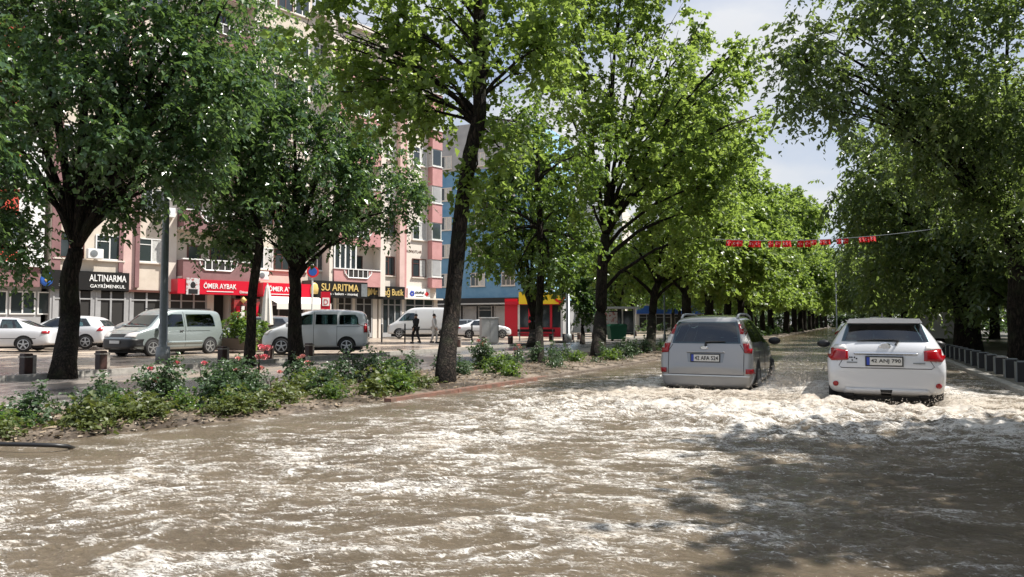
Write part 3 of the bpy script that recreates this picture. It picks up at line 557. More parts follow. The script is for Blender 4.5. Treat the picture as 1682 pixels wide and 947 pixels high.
# ---- right hand pavement: big drooping trees
b = Vector((4.4, 25.2, .19)); D = 18
tree('drooping_tree', 'large tree at the right edge whose long drooping branches reach over the road', b, [b, b+Vector((0, 0, 2)), b+Vector((-.1, 0, 3.6)), b+Vector((-.2, -.2, 4.6))], .36,
     [lob(1335, 60, 16, .75), lob(1325, 100, 15.6, .55), lob(1300, 90, 15.4, .32), lob(1345, 150, 15.8, .42), lob(1320, 170, 15.6, .28), lob(1380, 120, 16, .75), lob(1390, 50, 16, 1.0), lob(1420, 150, 16.5, .6), lob(1385, 185, 17, .45), lob(1460, 80, 16.5, 1.2), lob(1480, 160, 17, 1.0),
      lob(1560, 60, 17, 1.6), lob(1560, 160, 17.5, 1.4), lob(1650, 120, 17, 1.7), lob(1490, 220, 19, 1.0), lob(1560, 240, 19, 1.2), lob(1640, 230, 18.5, 1.5), lob(1380, -30, 16, 1.2), lob(1500, -40, 17, 1.8), lob(1640, -30, 17, 2), lob(1640, 330, 19, 1.3), lob(1600, 300, 20, 1.2), lob(1720, 260, 18, 1.8), lob(1500, 280, 20, .7)],
     'ash', 41, twigs=2, dens=9, gap=-.12, ll=.13, lw=.042, droop=.5, tl=.6, limb=.2, nlf=13)
b = Vector((3.95, 32.5, .19)); D = 28.5
tree('drooping_tree', 'tree with a broad dark trunk behind the white hatchback on the right pavement', b, [b, b+Vector((-.1, 0, 2)), b+Vector((-.25, 0, 4.2))], .46,
     [lob(1420, 260, 28, 1.0), lob(1400, 320, 29, .9), lob(1450, 300, 28, 1.4), lob(1500, 290, 27, 1.8), lob(1480, 360, 28, 1.7), lob(1560, 340, 27, 2), lob(1440, 390, 29, 1.4), lob(1520, 420, 28, 1.7), lob(1600, 400, 27, 1.8), lob(1650, 420, 26, 1.8), lob(1560, 230, 28, 2), lob(1640, 200, 28, 2.3), lob(1470, 215, 28, 1.4), lob(1400, 225, 29, .6), lob(1580, 470, 27, 1.2), lob(1500, 470, 29, 1.1), lob(1650, 490, 25, 1.0), lob(1440, 440, 30, 1.0), lob(1700, 350, 26, 2)],
     'ash', 42, dens=5, gap=-.1, ll=.19, lw=.06, droop=.65, tl=.75, limb=.3, nlf=11)
GR = 'far trees of the right pavement'; LR = 'dense dark roadside tree far down the right pavement, one of a row'
ra = generic('drooping_tree', LR, 'dense', (4.9, 42, .19), 43, GR); rb = generic('drooping_tree', LR, 'dense', (4.7, 61, .19), 44, GR)
for i, y in enumerate((51, 70, 79, 89, 100, 112, 126, 141, 158, 178, 200)):
    put((ra, rb)[(i+1) % 2], (4.9 if y < 98 else 4.2)+rnd.uniform(-.3, .3), y, .19, rnd.uniform(.9, 1.08)*(1 if y < 98 else 1.3), rnd.uniform(0, 6.28), LR, GR)
G2 = 'dark trees standing behind the right pavement'; L2 = 'dark tree deep in shade behind the right pavement, one of a grove'
for i, (x, y, s) in enumerate(((8.5, 29, .9), (10.5, 36, 1), (8.8, 47, 1), (13, 44, 1.1), (9.5, 57, 1.05), (15, 55, 1.2), (10, 68, 1.1), (16, 70, 1.3), (10.5, 82, 1.2), (17, 88, 1.4), (11, 98, 1.2), (19, 33, 1.1), (24, 50, 1.4), (13, 118, 1.5), (14, 150, 1.7), (14.5, 25, .85))):
    put((ra, rb)[i % 2], x, y, .19, s, rnd.uniform(0, 6.28), L2, G2)
# three trees out of frame to the right whose shade falls across the foreground water (the nearest one's lit leaf tips show in the top right corner)
for i, (x, y, s) in enumerate(((9.6, 19.5, .8), (9.4, 27.5, .75))):
    put((ra, rb)[i % 2], x, y, .19, s, 2.1+i*2, 'tree out of frame to the right, ' + ('farther' if i else 'nearer') + ' of two shading the dark bollards')
for i, (x, y, s) in enumerate(((5.6, 9.6, .8), (5.8, 3.2, .85))):
    put((ra, rb)[i % 2], x, y, .19, s, 1.1+i*2, 'tree just outside the right edge of the picture, shading the near water' if i else 'near tree whose sunlit leaf tips hang into the top right corner')
# far end of the avenue
GE = 'trees closing the far end of the avenue'
for i, (x, y, s) in enumerate(((-4, 262, 1.5), (3, 272, 1.6), (-11, 270, 1.7), (10, 262, 1.7), (-18, 275, 1.8), (18, 280, 1.9), (-1, 300, 1.6), (-28, 285, 2), (28, 290, 2))):
    put((ta, tb)[i % 2], x, y, .1, s, rnd.uniform(0, 6.28), 'hazy tree closing the far end of the avenue', GE)
# ---- hedges and undergrowth that close the view under the crowns
LM['hedge'] = leafmat('leaf_hedge', (.02, .045, .016), (.045, .085, .022), (.08, .12, .03), .3, .45, (.12, .22, .02))
def hedge(name, label, x0, y0, x1, y1, h, wd, seed, ll=.3, n=None, cat='hedge', z=.1, leaf='hedge'):
    rs2 = np.random.RandomState(seed); Lh = math.hypot(x1-x0, y1-y0); n = n or int(Lh*h*2.2); t = rs2.rand(n)
    px = x0+(x1-x0)*t; py = y0+(y1-y0)*t; top_ = h*(.75+.35*pn(t*Lh*.25, t*0, seed)+.15*pn(t*Lh*.9, t*0, seed+1))
    C = np.stack([px + rs2.randn(n)*wd*.4, py + rs2.randn(n)*wd*.4, top_*rs2.rand(n)**.7], 1); O = nrm(rs2.randn(n, 3)+np.array([0, 0, .4]))
    o = thing(name, label, cat, (x0, y0, z)); C[:, 0] -= x0; C[:, 1] -= y0
    V = leaf_sprays(C, O, rs2, ntw=4, nlf=7, tl=ll*2, ll=ll, lw=ll*.5, droop=.3); link('foliage', raw_mesh('foliage', V, np.arange(len(V)).reshape(-1, 4)), LM[leaf], o)
    mb = MB()
    for k in range(0, max(2, int(Lh/2))): q = k/max(1, int(Lh/2)-1); mb.tube([((x1-x0)*q, (y1-y0)*q, 0), ((x1-x0)*q, (y1-y0)*q, h*.5)], .05, 5)
    mb.build('stem', M['bark'], o)
hedge('hedge', 'tall hedge closing the far end of the avenue behind the last trees', -45, 243, 45, 243, 6, 2, 61, .5)
hedge('hedge', 'dark hedge far behind the trees of the left pavement', -48, 150, -24, 236, 5, 3, 62, .5)
hedge('hedge', 'dark undergrowth in the shade behind the right pavement', 19, 30, 24, 235, 3.2, 3, 63, .4)
hedge('hedge', 'undergrowth beyond the trunks at the right edge', 12.5, 44, 27, 30, 2.2, 2, 64, .3)
hedge('hedge', 'low leafy strip under the far trees of the median', -8.6, 50, -8.2, 200, .7, 1.2, 65, .22, 900, z=.15)
hedge('hedge', 'shrubs between the bus shelter and the low shop with the blue front', -31, 96, -23, 112, 1.6, 1.5, 66, .3)
# ================================================================== vehicles
def body_mesh(st, sub=2):
    """st: stations from rear to front: (y, zbottom, zbelt, ztop, w_sill, w_belt, w_roof)"""
    V = []; F = []; n = 10
    for (y, zb, zm, zt, wl, wb, wr) in st:
        h = zt-zm; e = min(.10, h*.4)
        half = [(0, zb), (wl*.82, zb), (wl*.97, zb+.05), (wl*1.0, zb+(zm-zb)*.35), (wb+.012, zb+(zm-zb)*.72), (wb, zm), (wr+(wb-wr)*.12*min(1, h/.3) if h > .15 else wb-.05, zt-e), (wr-.05 if h > .15 else wb-.16, zt-e*.18), (wr*.5, zt+.012), (0, zt+.02)]
        V += [(x, y, z) for x, z in half] + [(-x, y, z) for x, z in half[1:-1]][::1]
    m = n + n-2
    def L_(i, k, s):
        if s == 0 or k in (0, n-1): return i*m+k
        return i*m+n+k-1
    for i in range(len(st)-1):
        for k in range(n-1):
            F.append((L_(i, k, 0), L_(i+1, k, 0), L_(i+1, k+1, 0), L_(i, k+1, 0)))
            F.append((L_(i, k, 1), L_(i, k+1, 1), L_(i+1, k+1, 1), L_(i+1, k, 1)))
    for i in (0, len(st)-1):
        for k in range(n-1):
            a, b, c, d = L_(i, k, 0), L_(i, k+1, 0), L_(i, k+1, 1), L_(i, k, 1)
            q = [a]; [q.append(t) for t in (b, c, d) if t not in q]
            if len(q) > 2: F.append(tuple(q if i == 0 else q[::-1]))
    me = bpy.data.meshes.new('body'); me.from_pydata(V, [], F)
    bm = bmesh.new(); bm.from_mesh(me); bmesh.ops.recalc_face_normals(bm, faces=bm.faces[:]); bm.to_mesh(me); bm.free()
    o = bpy.data.objects.new('tmp', me); COL.objects.link(o); s = o.modifiers.new('s', 'SUBSURF'); s.levels = sub; s.render_levels = sub
    dg = bpy.context.evaluated_depsgraph_get(); dg.update(); ev = o.evaluated_get(dg); out_ = bpy.data.meshes.new_from_object(ev); bpy.data.objects.remove(o)
    out_.polygons.foreach_set('use_smooth', [True]*len(out_.polygons)); return out_
class Car:
    def __init__(s, name, label, loc, rz, paintm, st, group=None, cat='car', sub=2):
        s.o = thing(name, label, cat, loc, rz, group); s.me = body_mesh(st, sub)
        s.bvh = BVHTree.FromPolygons([v.co.copy() for v in s.me.vertices], [tuple(p.vertices) for p in s.me.polygons])
        s.body = link('body', s.me, paintm, s.o)
    def hit(s, axis, a, b):
        if axis == 'rear': o, d = Vector((a, -20, b)), Vector((0, 1, 0))
        elif axis == 'front': o, d = Vector((a, 20, b)), Vector((0, -1, 0))
        elif axis == 'right': o, d = Vector((20, a, b)), Vector((-1, 0, 0))
        elif axis == 'left': o, d = Vector((-20, a, b)), Vector((1, 0, 0))
        else: o, d = Vector((a, b, 20)), Vector((0, 0, -1))
        h = s.bvh.ray_cast(o, d); return h
    def patch(s, name, poly, axis, m, off=.006, th=0, step=.06, parent=None, smooth=True):
        bm = bmesh.new(); vs = [bm.verts.new((x, y, 0)) for x, y in poly]; bm.faces.new(vs)
        for ax in (0, 1):
            lo = min(p[ax] for p in poly); hi = max(p[ax] for p in poly); k = int((hi-lo)/step)
            for i in range(1, k+1):
                c = lo + (hi-lo)*i/(k+1); pt = (c, 0, 0) if ax == 0 else (0, c, 0); nn = (1, 0, 0) if ax == 0 else (0, 1, 0)
                bmesh.ops.bisect_plane(bm, geom=bm.verts[:]+bm.edges[:]+bm.faces[:], plane_co=pt, plane_no=nn)
        bad = []; last = None
        for v in bm.verts:
            h = s.hit(axis, v.co.x, v.co.y)
            if h[0] is None: bad.append(v); continue
            v.co = h[0] + h[1].normalized()*off*(1 if h[1].dot(Vector((0, 0, 1)) if axis == 'top' else Vector({'rear': (0, -1, 0), 'front': (0, 1, 0), 'right': (1, 0, 0), 'left': (-1, 0, 0)}[axis])) > 0 else -1)
        if bad: bmesh.ops.delete(bm, geom=bad, context='VERTS')
        if th and bm.faces:
            bmesh.ops.recalc_face_normals(bm, faces=bm.faces[:]); bmesh.ops.solidify(bm, geom=bm.faces[:], thickness=th)
        bm.normal_update(); av = sum((f.normal*f.calc_area() for f in bm.faces), Vector()); ow = {'rear': (0, -1, 0), 'front': (0, 1, 0), 'right': (1, 0, 0), 'left': (-1, 0, 0), 'top': (0, 0, 1)}[axis]
        if not th and av.dot(Vector(ow)) < 0: bmesh.ops.reverse_faces(bm, faces=bm.faces[:])
        me = bpy.data.meshes.new(name); bm.to_mesh(me); bm.free()
        if smooth: me.polygons.foreach_set('use_smooth', [True]*len(me.polygons))
        return link(name, me, m, parent or s.o)
    def cut(s, wins):
        """open the shell behind the panes: wins = [(polygon, axis)]"""
        bm = bmesh.new(); bm.from_mesh(s.me); AX = {'rear': (0, 2), 'front': (0, 2), 'left': (1, 2), 'right': (1, 2)}
        for poly, ax in wins:
            i, j = AX[ax]; lo = [min(p[k] for p in poly)-.15 for k in (0, 1)]; hi = [max(p[k] for p in poly)+.15 for k in (0, 1)]; n = len(poly)
            def side(c): return {'rear': c.y < 1.3, 'front': c.y > 1.6, 'left': c.x < -.3, 'right': c.x > .3}[ax]
            for k in range(n):
                (a, b), (c, d) = poly[k], poly[(k+1) % n]
                if math.hypot(c-a, d-b) < .005: continue
                co = [0, 0, 0]; no_ = [0, 0, 0]; co[i] = a; co[j] = b; no_[i] = d-b; no_[j] = -(c-a)
                fs = [f for f in bm.faces if side(f.calc_center_median()) and any(lo[0] < v.co[i] < hi[0] and lo[1] < v.co[j] < hi[1] for v in f.verts)]
                g = list({v for f in fs for v in f.verts}) + list({e for f in fs for e in f.edges}) + fs
                bmesh.ops.bisect_plane(bm, geom=g, plane_co=co, plane_no=no_, dist=1e-5)
            kill = []
            for f in bm.faces:
                c = f.calc_center_median(); q = (c[i], c[j])
                if not side(c) or not (lo[0] < q[0] < hi[0] and lo[1] < q[1] < hi[1]): continue
                ins = False
                for k in range(n):
                    (x1, y1), (x2, y2) = poly[k], poly[(k+1) % n]
                    if (y1 > q[1]) != (y2 > q[1]) and q[0] < (x2-x1)*(q[1]-y1)/(y2-y1)+x1: ins = not ins
                if ins:
                    h = s.hit(ax, *q)
                    if h[0] is not None and (h[0]-c).length < .06: kill.append(f)
            bmesh.ops.delete(bm, geom=kill, context='FACES')
        bm.normal_update(); bm.to_mesh(s.me); bm.free(); s.me.update()
    def cabin(s, w, yf, yr, zs=.95, zr=1.2):
        """seats, head restraints and dashboard seen through the glass"""
        for y, n_, nm in ((yr, 3, 'rear_seat'), (yf, 2, 'front_seat')):
            for k in range(n_):
                x = (k-(n_-1)/2)*(w*1.25/n_) if n_ == 3 else (-w*.45, w*.45)[k]
                hw_ = .2 if n_ == 3 else .25
                o = MB().box(x-hw_, x+hw_, y, y+.14, .5, zs+.1, bev=.05).box(x-hw_, x+hw_, y+.14, y+.6, .42, .56, bev=.04).build(nm, M['seat'], s.o); MB().box(x-.12, x+.12, y, y+.1, zs+.13, zr+.08, bev=.035).build('headrest', M['seat'], o)
        MB().box(-w*.95, w*.95, yf+1.05, yf+1.4, .7, .93, bev=.04).build('dashboard', M['black'], s.o)
        MB().tube([(-.36+.18*math.cos(a), yf+.95, .93+.18*math.sin(a)) for a in [k*PI/8 for k in range(17)]], .015, 6, cap=False).build('steering_wheel', M['black'], s.o)
    def line(s, name, pts, axis, w=.008, m=None, off=.003):
        P = []
        for (a, b), (c, d) in zip(pts[:-1], pts[1:]):
            k = max(1, int(math.hypot(c-a, d-b)/.08))
            for i in range(k): q = i/k; P.append((a+(c-a)*q, b+(d-b)*q))
        P.append(pts[-1]); W_ = [h[0] for h in (s.hit(axis, a, b) for a, b in P) if h[0] is not None]
        if len(W_) < 2: return
        return MB().tube(W_, w/2, 5).build(name, m or M['black'], s.o)
    def wheel(s, x, y, z=.31, r=.31, w=.2):
        sg = 1 if x > 0 else -1; Mx = Matrix.Translation((x, y, z)) @ Matrix.Rotation(PI/2*sg, 4, 'Y')
        h = w/2
        t = MB().lathe([(r*.66, -h), (r*.92, -h), (r, -h*.7), (r, h*.7), (r*.93, h), (r*.66, h*.94)], 28, Mx).build('wheel', M['rubber'], s.o, smooth=True)
        mb = MB(); mb.lathe([(r*.69, h*.2), (r*.70, h*.97), (r*.62, h*.99), (r*.6, h*.55), (r*.12, h*.5)], 28, Mx)
        for k in range(5):
            q = k*2*PI/5; c, sn = math.cos(q), math.sin(q)
            Mr = Mx @ Matrix.Rotation(q, 4, 'Z'); mb.box(r*.05, r*.64, -r*.085, r*.085, h*.5, h*.98, Mr)
        mb.lathe([(r*.15, h*.5), (r*.15, h*1.02), (r*.05, h*1.05)], 12, Mx); mb.build('rim', M['rim'], t)
        MB().lathe([(r*.6, h*.3), (r*.6, h*.42), (.01, h*.42)], 20, Mx).build('brake', M['underbody'], t)
    def arch(s, y, z, r, side):
        poly = [(y+r*math.cos(a), z+r*math.sin(a)) for a in [i*2*PI/24 for i in range(24)]]; poly = [(a, max(b, .2)) for a, b in poly]
        q = []
        for p in poly:
            if not q or (abs(p[0]-q[-1][0])+abs(p[1]-q[-1][1])) > .01: q.append(p)
        s.patch('wheel_arch', q, side, M['underbody'], .004)
def text_obj(txt, w, h, m, parent, loc, rot, name='lettering', ext=.004, bold=0):
    cu = bpy.data.curves.new(name, 'FONT'); cu.body = txt; cu.align_x = 'CENTER'; cu.align_y = 'CENTER'; cu.extrude = ext; cu.offset = bold
    o = bpy.data.objects.new('tmp', cu); COL.objects.link(o); dg = bpy.context.evaluated_depsgraph_get(); dg.update()
    me = bpy.data.meshes.new_from_object(o.evaluated_get(dg)); bpy.data.objects.remove(o); me.name = name
    n = len(me.vertices); co = np.empty(n*3, np.float32); me.vertices.foreach_get('co', co); co = co.reshape(-1, 3)
    mn = co.min(0); mx_ = co.max(0); c = (mn+mx_)/2; co[:, 0] = (co[:, 0]-c[0])*w/(mx_[0]-mn[0]); co[:, 1] = (co[:, 1]-c[1])*h/(mx_[1]-mn[1]); me.vertices.foreach_set('co', co.reshape(-1)); me.materials.clear()
    return link(name, me, m, parent, loc, rot)
def number_plate(car, x, z, w, h, txt, tilt=0):
    hit = car.hit('rear', x, z)[0]; y = hit.y - .022
    mb = MB(); mb.box(x-w/2-.02, x+w/2+.02, y-.004, y+.05, z-h/2-.02, z+h/2+.02); o = mb.build('number_plate', M['black'], car.o)
    MB().box(x-w/2, x+w/2, y-.008, y-.002, z-h/2, z+h/2).build('plate_face', M['plate'], o)
    MB().box(x-w/2, x-w/2+w*.09, y-.011, y-.004, z-h/2, z+h/2).build('country_band', M['plateblue'], o)
    text_obj(txt, w*.84, h*.62, M['black'], o, (x+w*.045, y-.012, z), (PI/2, 0, 0), 'registration', .002, .012)

# ---------- white hatchback, driving away through the water
st = [(0.00, .36, .62, .70, .66, .72, .6), (.03, .28, .66, .86, .80, .83, .70), (.10, .25, .80, 1.03, .86, .868, .74), (.20, .24, .92, 1.12, .88, .876, .70), (.34, .24, .99, 1.30, .88, .87, .65), (.47, .23, 1.02, 1.455, .88, .865, .60),
      (.62, .22, 1.02, 1.49, .88, .865, .58), (1.2, .20, 1.0, 1.515, .88, .87, .575), (1.9, .19, .98, 1.51, .88, .87, .575), (2.4, .19, .96, 1.47, .88, .87, .57), (2.85, .19, .95, 1.22, .88, .86, .62), (3.2, .19, .93, 1.0, .88, .85, .7), (3.7, .2, .85, .92, .86, .82, .7), (4.05, .22, .72, .78, .8, .76, .6), (4.22, .28, .55, .6, .66, .62, .5)]
c = Car('hatchback', 'white hatchback driving away through brown flood water at the right, red tail lights', (.478, 13.6, 0), R(.5), M['cwhite'], st, sub=3)
RW = [(-.655, 1.115), (.655, 1.115), (.57, 1.38), (.545, 1.41), (-.545, 1.41), (-.57, 1.38)]; FW = [(-.62, 1.02), (.62, 1.02), (.5, 1.42), (-.5, 1.42)]; SWN = [(.62, 1.03), (1.9, 1.02), (2.7, 1.01), (2.35, 1.36), (1.9, 1.44), (1.0, 1.43), (.72, 1.33)]
def inset(P, k=.93): cx = sum(p[0] for p in P)/len(P); cz = sum(p[1] for p in P)/len(P); return [(cx+(x-cx)*(1-(1-k)*.6), cz+(z-cz)*k) for x, z in P]
c.patch('rear_window', RW, 'rear', M['cutglass'], .007); c.patch('windscreen', FW, 'front', M['cutglass'], .007); c.cut([(inset(RW, .86), 'rear'), (inset(FW), 'front'), (inset(SWN), 'left'), (inset(SWN), 'right')]); c.cabin(.62, 2.0, 1.1)
MB().prism([(-.57, 1.425), (.57, 1.425), (.53, 1.50), (-.53, 1.50)], .30, .58).build('spoiler', M['cwhite'], c.o, smooth=False)
for sg in (-1, 1):
    c.patch('tail_light', [(sg*x, z) for x, z in ((.555, .815), (.81, .80), (.86, .86), (.865, .95), (.80, 1.0), (.56, .965))], 'rear', M['lampred'], .014, .012)
    c.patch('reversing_light', [(sg*x, z) for x, z in ((.565, .972), (.80, 1.005), (.74, 1.065), (.60, 1.06))], 'rear', M['lampclear'], .013, .01)
    c.patch('fog_reflector', [(sg*.75+.042*math.cos(a), .42+.042*math.sin(a)) for a in [k*PI/6 for k in range(12)]], 'rear', M['lampred'], .012, .008, step=.03)
    c.wheel(sg*.77, .85, .29, .31, .21); c.wheel(sg*.77, 3.42, .29, .31, .21)
    c.patch('side_window', [(.62, 1.03), (1.9, 1.02), (2.7, 1.01), (2.35, 1.36), (1.9, 1.44), (1.0, 1.43), (.72, 1.33)], 'right' if sg > 0 else 'left', M['cutglass'], .006)
    MB().lathe([(.035, -.04), (.07, 0), (.085, .06), (.07, .13), (.03, .15)], 12, Matrix.Translation((sg*.99, 2.52, 1.02)) @ Matrix.Diagonal((1.5, 1, .9, 1)) @ Matrix.Rotation(PI/2, 4, 'X')).build('mirror', M['black'], c.o, smooth=True)
    c.line('door_gap', [(1.75, .3), (1.75, 1.0)], 'right' if sg > 0 else 'left')
    MB().box(sg*.55-.07, sg*.55+.07, .02, .3, .2, .27, bev=.02).build('exhaust', M['chrome'] if 0 else M['underbody'], c.o)
g = MB().box(-.47, .47, c.hit('rear', 0, .93)[0].y-.026, c.hit('rear', 0, .93)[0].y+.04, .905, .94, bev=.01).build('trim_strip', M['chrome'], c.o)
number_plate(c, -.02, .80, .52, .125, '42 ANJ 790')
c.line('tailgate_gap', [(-.56, .965), (-.70, .72), (-.66, .685), (.66, .685), (.70, .72), (.56, .965)], 'rear', .012)
c.line('bumper_gap', [(-.86, .80), (-.72, .79)], 'rear', .01); c.line('bumper_gap', [(.86, .80), (.72, .79)], 'rear', .01)
c.patch('lower_bumper', [(-.66, .25), (.66, .25), (.60, .36), (-.60, .36)], 'rear', M['cwhite'], .02, .015)
c.patch('tow_cover', [(-.07, .27), (.07, .27), (.09, .35), (-.09, .35)], 'rear', M['black'], .036, .012)
hy = c.hit('rear', 0, 1.045)[0].y
MB().lathe([(.075, 0), (.075, .02), (.06, .03)], 20, Matrix.Translation((0, hy+.005, 1.045)) @ Matrix.Diagonal((1.15, 1, .8, 1)) @ Matrix.Rotation(PI/2, 4, 'X')).build('emblem', M['chrome'], c.o)
w = [c.hit('rear', x, z)[0] + Vector((0, -.03, 0)) for x, z in ((.16, 1.07), (.2, 1.13), (.1, 1.15), (-.15, 1.15), (-.42, 1.13))]
MB().tube(w, [.02, .022, .014, .012, .008], 6).build('wiper', M['black'], c.o)
for px_, pz_ in ((-.56, .835), (-.53, .855), (-.50, .855), (-.46, .855), (-.43, .835), (-.495, .81)): c.patch('sticker', [(px_+.014*math.cos(a), pz_+.014*math.sin(a)) for a in [k*PI/4 for k in range(8)]], 'rear', M['black'], .006, step=.05)
MB().box(-.58, -.42, c.hit('rear', .5, .775)[0].y-.01, c.hit('rear', .5, .775)[0].y, .765, .785).build('badge', M['steel'], c.o)
MB().box(.40, .57, c.hit('rear', .5, .775)[0].y-.012, c.hit('rear', .5, .775)[0].y, .765, .785).build('badge', M['steel'], c.o)
MB().tube([(0, .95, 1.52), (0, .85, 1.60)], [.018, .006], 6).build('antenna', M['black'], c.o)
MB().box(-.72, .72, .12, 4.0, .16, .30).build('underbody', M['underbody'], c.o)

# ---------- silver people carrier
st = [(0.00, .22, .50, .56, .72, .76, .6), (.03, .17, .56, .72, .85, .86, .70), (.09, .16, .80, .98, .89, .90, .76), (.14, .16, .96, 1.10, .90, .90, .73), (.24, .16, 1.0, 1.38, .905, .89, .67), (.34, .16, 1.02, 1.54, .905, .885, .635),
      (.55, .16, 1.02, 1.585, .91, .885, .615), (1.2, .16, 1.0, 1.61, .91, .885, .60), (2.0, .16, .98, 1.61, .91, .885, .595), (2.6, .16, .97, 1.55, .91, .885, .59), (3.05, .17, .96, 1.25, .90, .88, .65), (3.4, .18, .95, 1.05, .90, .86, .70), (3.9, .2, .86, .94, .88, .82, .7), (4.2, .22, .72, .78, .8, .74, .6), (4.36, .3, .55, .6, .66, .6, .5)]
c = Car('people_carrier', 'silver people carrier driving away through the flood, tall narrow tail lights and roof rails', (-2.67, 14.95, -.02), R(-.6), M['csilver'], st, sub=3)
RW = [(-.67, 1.04), (.67, 1.04), (.62, 1.36), (.585, 1.47), (-.585, 1.47), (-.62, 1.36)]; FW = [(-.64, 1.08), (.64, 1.08), (.53, 1.5), (-.53, 1.5)]; S1 = [(.36, 1.07), (1.05, 1.04), (1.12, 1.46), (.72, 1.47), (.5, 1.36)]; S2 = [(1.12, 1.04), (1.95, 1.02), (2.0, 1.50), (1.18, 1.50)]; S3 = [(2.03, 1.02), (3.02, 1.0), (2.75, 1.28), (2.45, 1.48), (2.08, 1.50)]
c.patch('rear_window', RW, 'rear', M['cutglass'], .007); c.patch('windscreen', FW, 'front', M['cutglass'], .007); c.cut([(inset(RW, .88), 'rear'), (inset(FW), 'front')] + [(inset(q_), sd_) for q_ in (S1, S2, S3) for sd_ in ('left', 'right')]); c.cabin(.64, 2.15, 1.2, 1.0, 1.3)
for sg in (-1, 1):
    sd_ = 'right' if sg > 0 else 'left'
    c.patch('tail_light', [(sg*x, z) for x, z in ((.745, .86), (.88, .85), (.875, 1.04), (.71, 1.04))], 'rear', M['lampred'], .016, .012)
    c.patch('turn_light', [(sg*x, z) for x, z in ((.708, 1.042), (.872, 1.042), (.80, 1.22), (.655, 1.22))], 'rear', M['lampclear'], .014, .01)
    c.patch('tail_light', [(sg*x, z) for x, z in ((.652, 1.223), (.80, 1.223), (.70, 1.42), (.665, 1.47), (.60, 1.45))], 'rear', M['lampred'], .016, .012)
    c.patch('fog_reflector', [(sg*x, z) for x, z in ((.77, .46), (.90, .46), (.90, .55), (.77, .55))], 'rear', M['lampred'], .012, .01, step=.04)
    c.patch('side_window', [(.36, 1.07), (1.05, 1.04), (1.12, 1.46), (.72, 1.47), (.5, 1.36)], sd_, M['cutglass'], .006)
    c.patch('side_window', [(1.12, 1.04), (1.95, 1.02), (2.0, 1.50), (1.18, 1.50)], sd_, M['cutglass'], .006)
    c.patch('side_window', [(2.03, 1.02), (3.02, 1.0), (2.75, 1.28), (2.45, 1.48), (2.08, 1.50)], sd_, M['cutglass'], .006)
    c.line('door_gap', [(1.1, .98), (1.14, .6), (1.3, .4)], sd_); c.line('door_gap', [(2.0, 1.0), (2.0, .25)], sd_)
    c.arch(.86, .33, .38, sd_); c.wheel(sg*.815, .86, .30, .325, .21); c.arch(3.5, .33, .38, sd_); c.wheel(sg*.815, 3.5, .30, .325, .21)
    P = [c.hit('top', sg*.56, y)[0] for y in (.52, .62, .9, 1.8, 2.3, 2.42)]
    MB().tube([P[0], P[1]+Vector((0, 0, .06)), P[2]+Vector((0, 0, .075)), P[3]+Vector((0, 0, .075)), P[4]+Vector((0, 0, .06)), P[5]], [.03, .025, .02, .02, .02, .02], 8).build('roof_rail', M['galv'], c.o, smooth=True)
    MB().lathe([(.035, -.04), (.07, 0), (.085, .06), (.07, .13), (.03, .15)], 12, Matrix.Translation((sg*1.03, 2.78, 1.05)) @ Matrix.Diagonal((1.6, 1, 1, 1)) @ Matrix.Rotation(PI/2, 4, 'X')).build('mirror', M['black'], c.o, smooth=True)
number_plate(c, -.0, .755, .54, .13, '42 AFA 524')
c.line('tailgate_gap', [(-.66, 1.02), (-.735, .9), (-.735, .43), (.735, .43), (.735, .9), (.66, 1.02)], 'rear', .014)
c.patch('number_plate_recess', [(-.34, .67), (.34, .67), (.37, .86), (-.37, .86)], 'rear', M['cgrey'], .004)
MB().box(-.37, .37, c.hit('rear', 0, .875)[0].y-.03, c.hit('rear', 0, .875)[0].y+.03, .855, .885, bev=.01).build('handle_strip', M['csilver'], c.o)
c.patch('bumper_top', [(-.83, .385), (.83, .385), (.85, .42), (-.85, .42)], 'rear', M['cwhite2'], .012, .01)
hy = c.hit('rear', -.04, .96)[0].y
MB().lathe([(.065, 0), (.065, .02), (.05, .03)], 20, Matrix.Translation((-.03, hy+.005, .955)) @ Matrix.Diagonal((1.25, 1, .6, 1)) @ Matrix.Rotation(PI/2, 4, 'X')).build('emblem', M['chrome'], c.o)
w = [c.hit('rear', x, z)[0] + Vector((0, -.03, 0)) for x, z in ((0, 1.0), (0, 1.07), (.14, 1.08), (.38, 1.08))]
MB().tube(w, [.025, .025, .016, .01], 6).build('wiper', M['black'], c.o)
MB().box(-.8, .8, .12, 4.1, .10, .26).build('underbody', M['underbody'], c.o)

# ---------- simpler side-on vehicles
def sidecar(name, label, loc, rz, paintm, st, wins, wheels, r=.31, cat='car', extra=None, arch=.37, hw=None):
    c = Car(name, label, loc, rz, paintm, st, cat=cat); wid = max(s_[4] for s_ in st)
    for sd_, sg in (('left', -1), ('right', 1)):
        for w_ in wins: c.patch('side_window', w_, sd_, M['cutglass'], .008)
        for y in wheels: c.arch(y, r+.02, arch, sd_); c.wheel(sg*(wid-.09), y, r, r, .2)
    if wins: c.cut([(inset(w_), sd_) for w_ in wins for sd_ in ('left', 'right')]); c.cabin(wid*.7, st[-1][0]*.47, st[-1][0]*.25, max(.75, wins[0][0][1]-.2), wins[0][0][1]+.08)
    L_ = st[-1][0]
    MB().box(-wid*.85, wid*.85, .3, L_-.3, .14, .3).build('underbody', M['underbody'], c.o)
    if extra: extra(c)
    return c
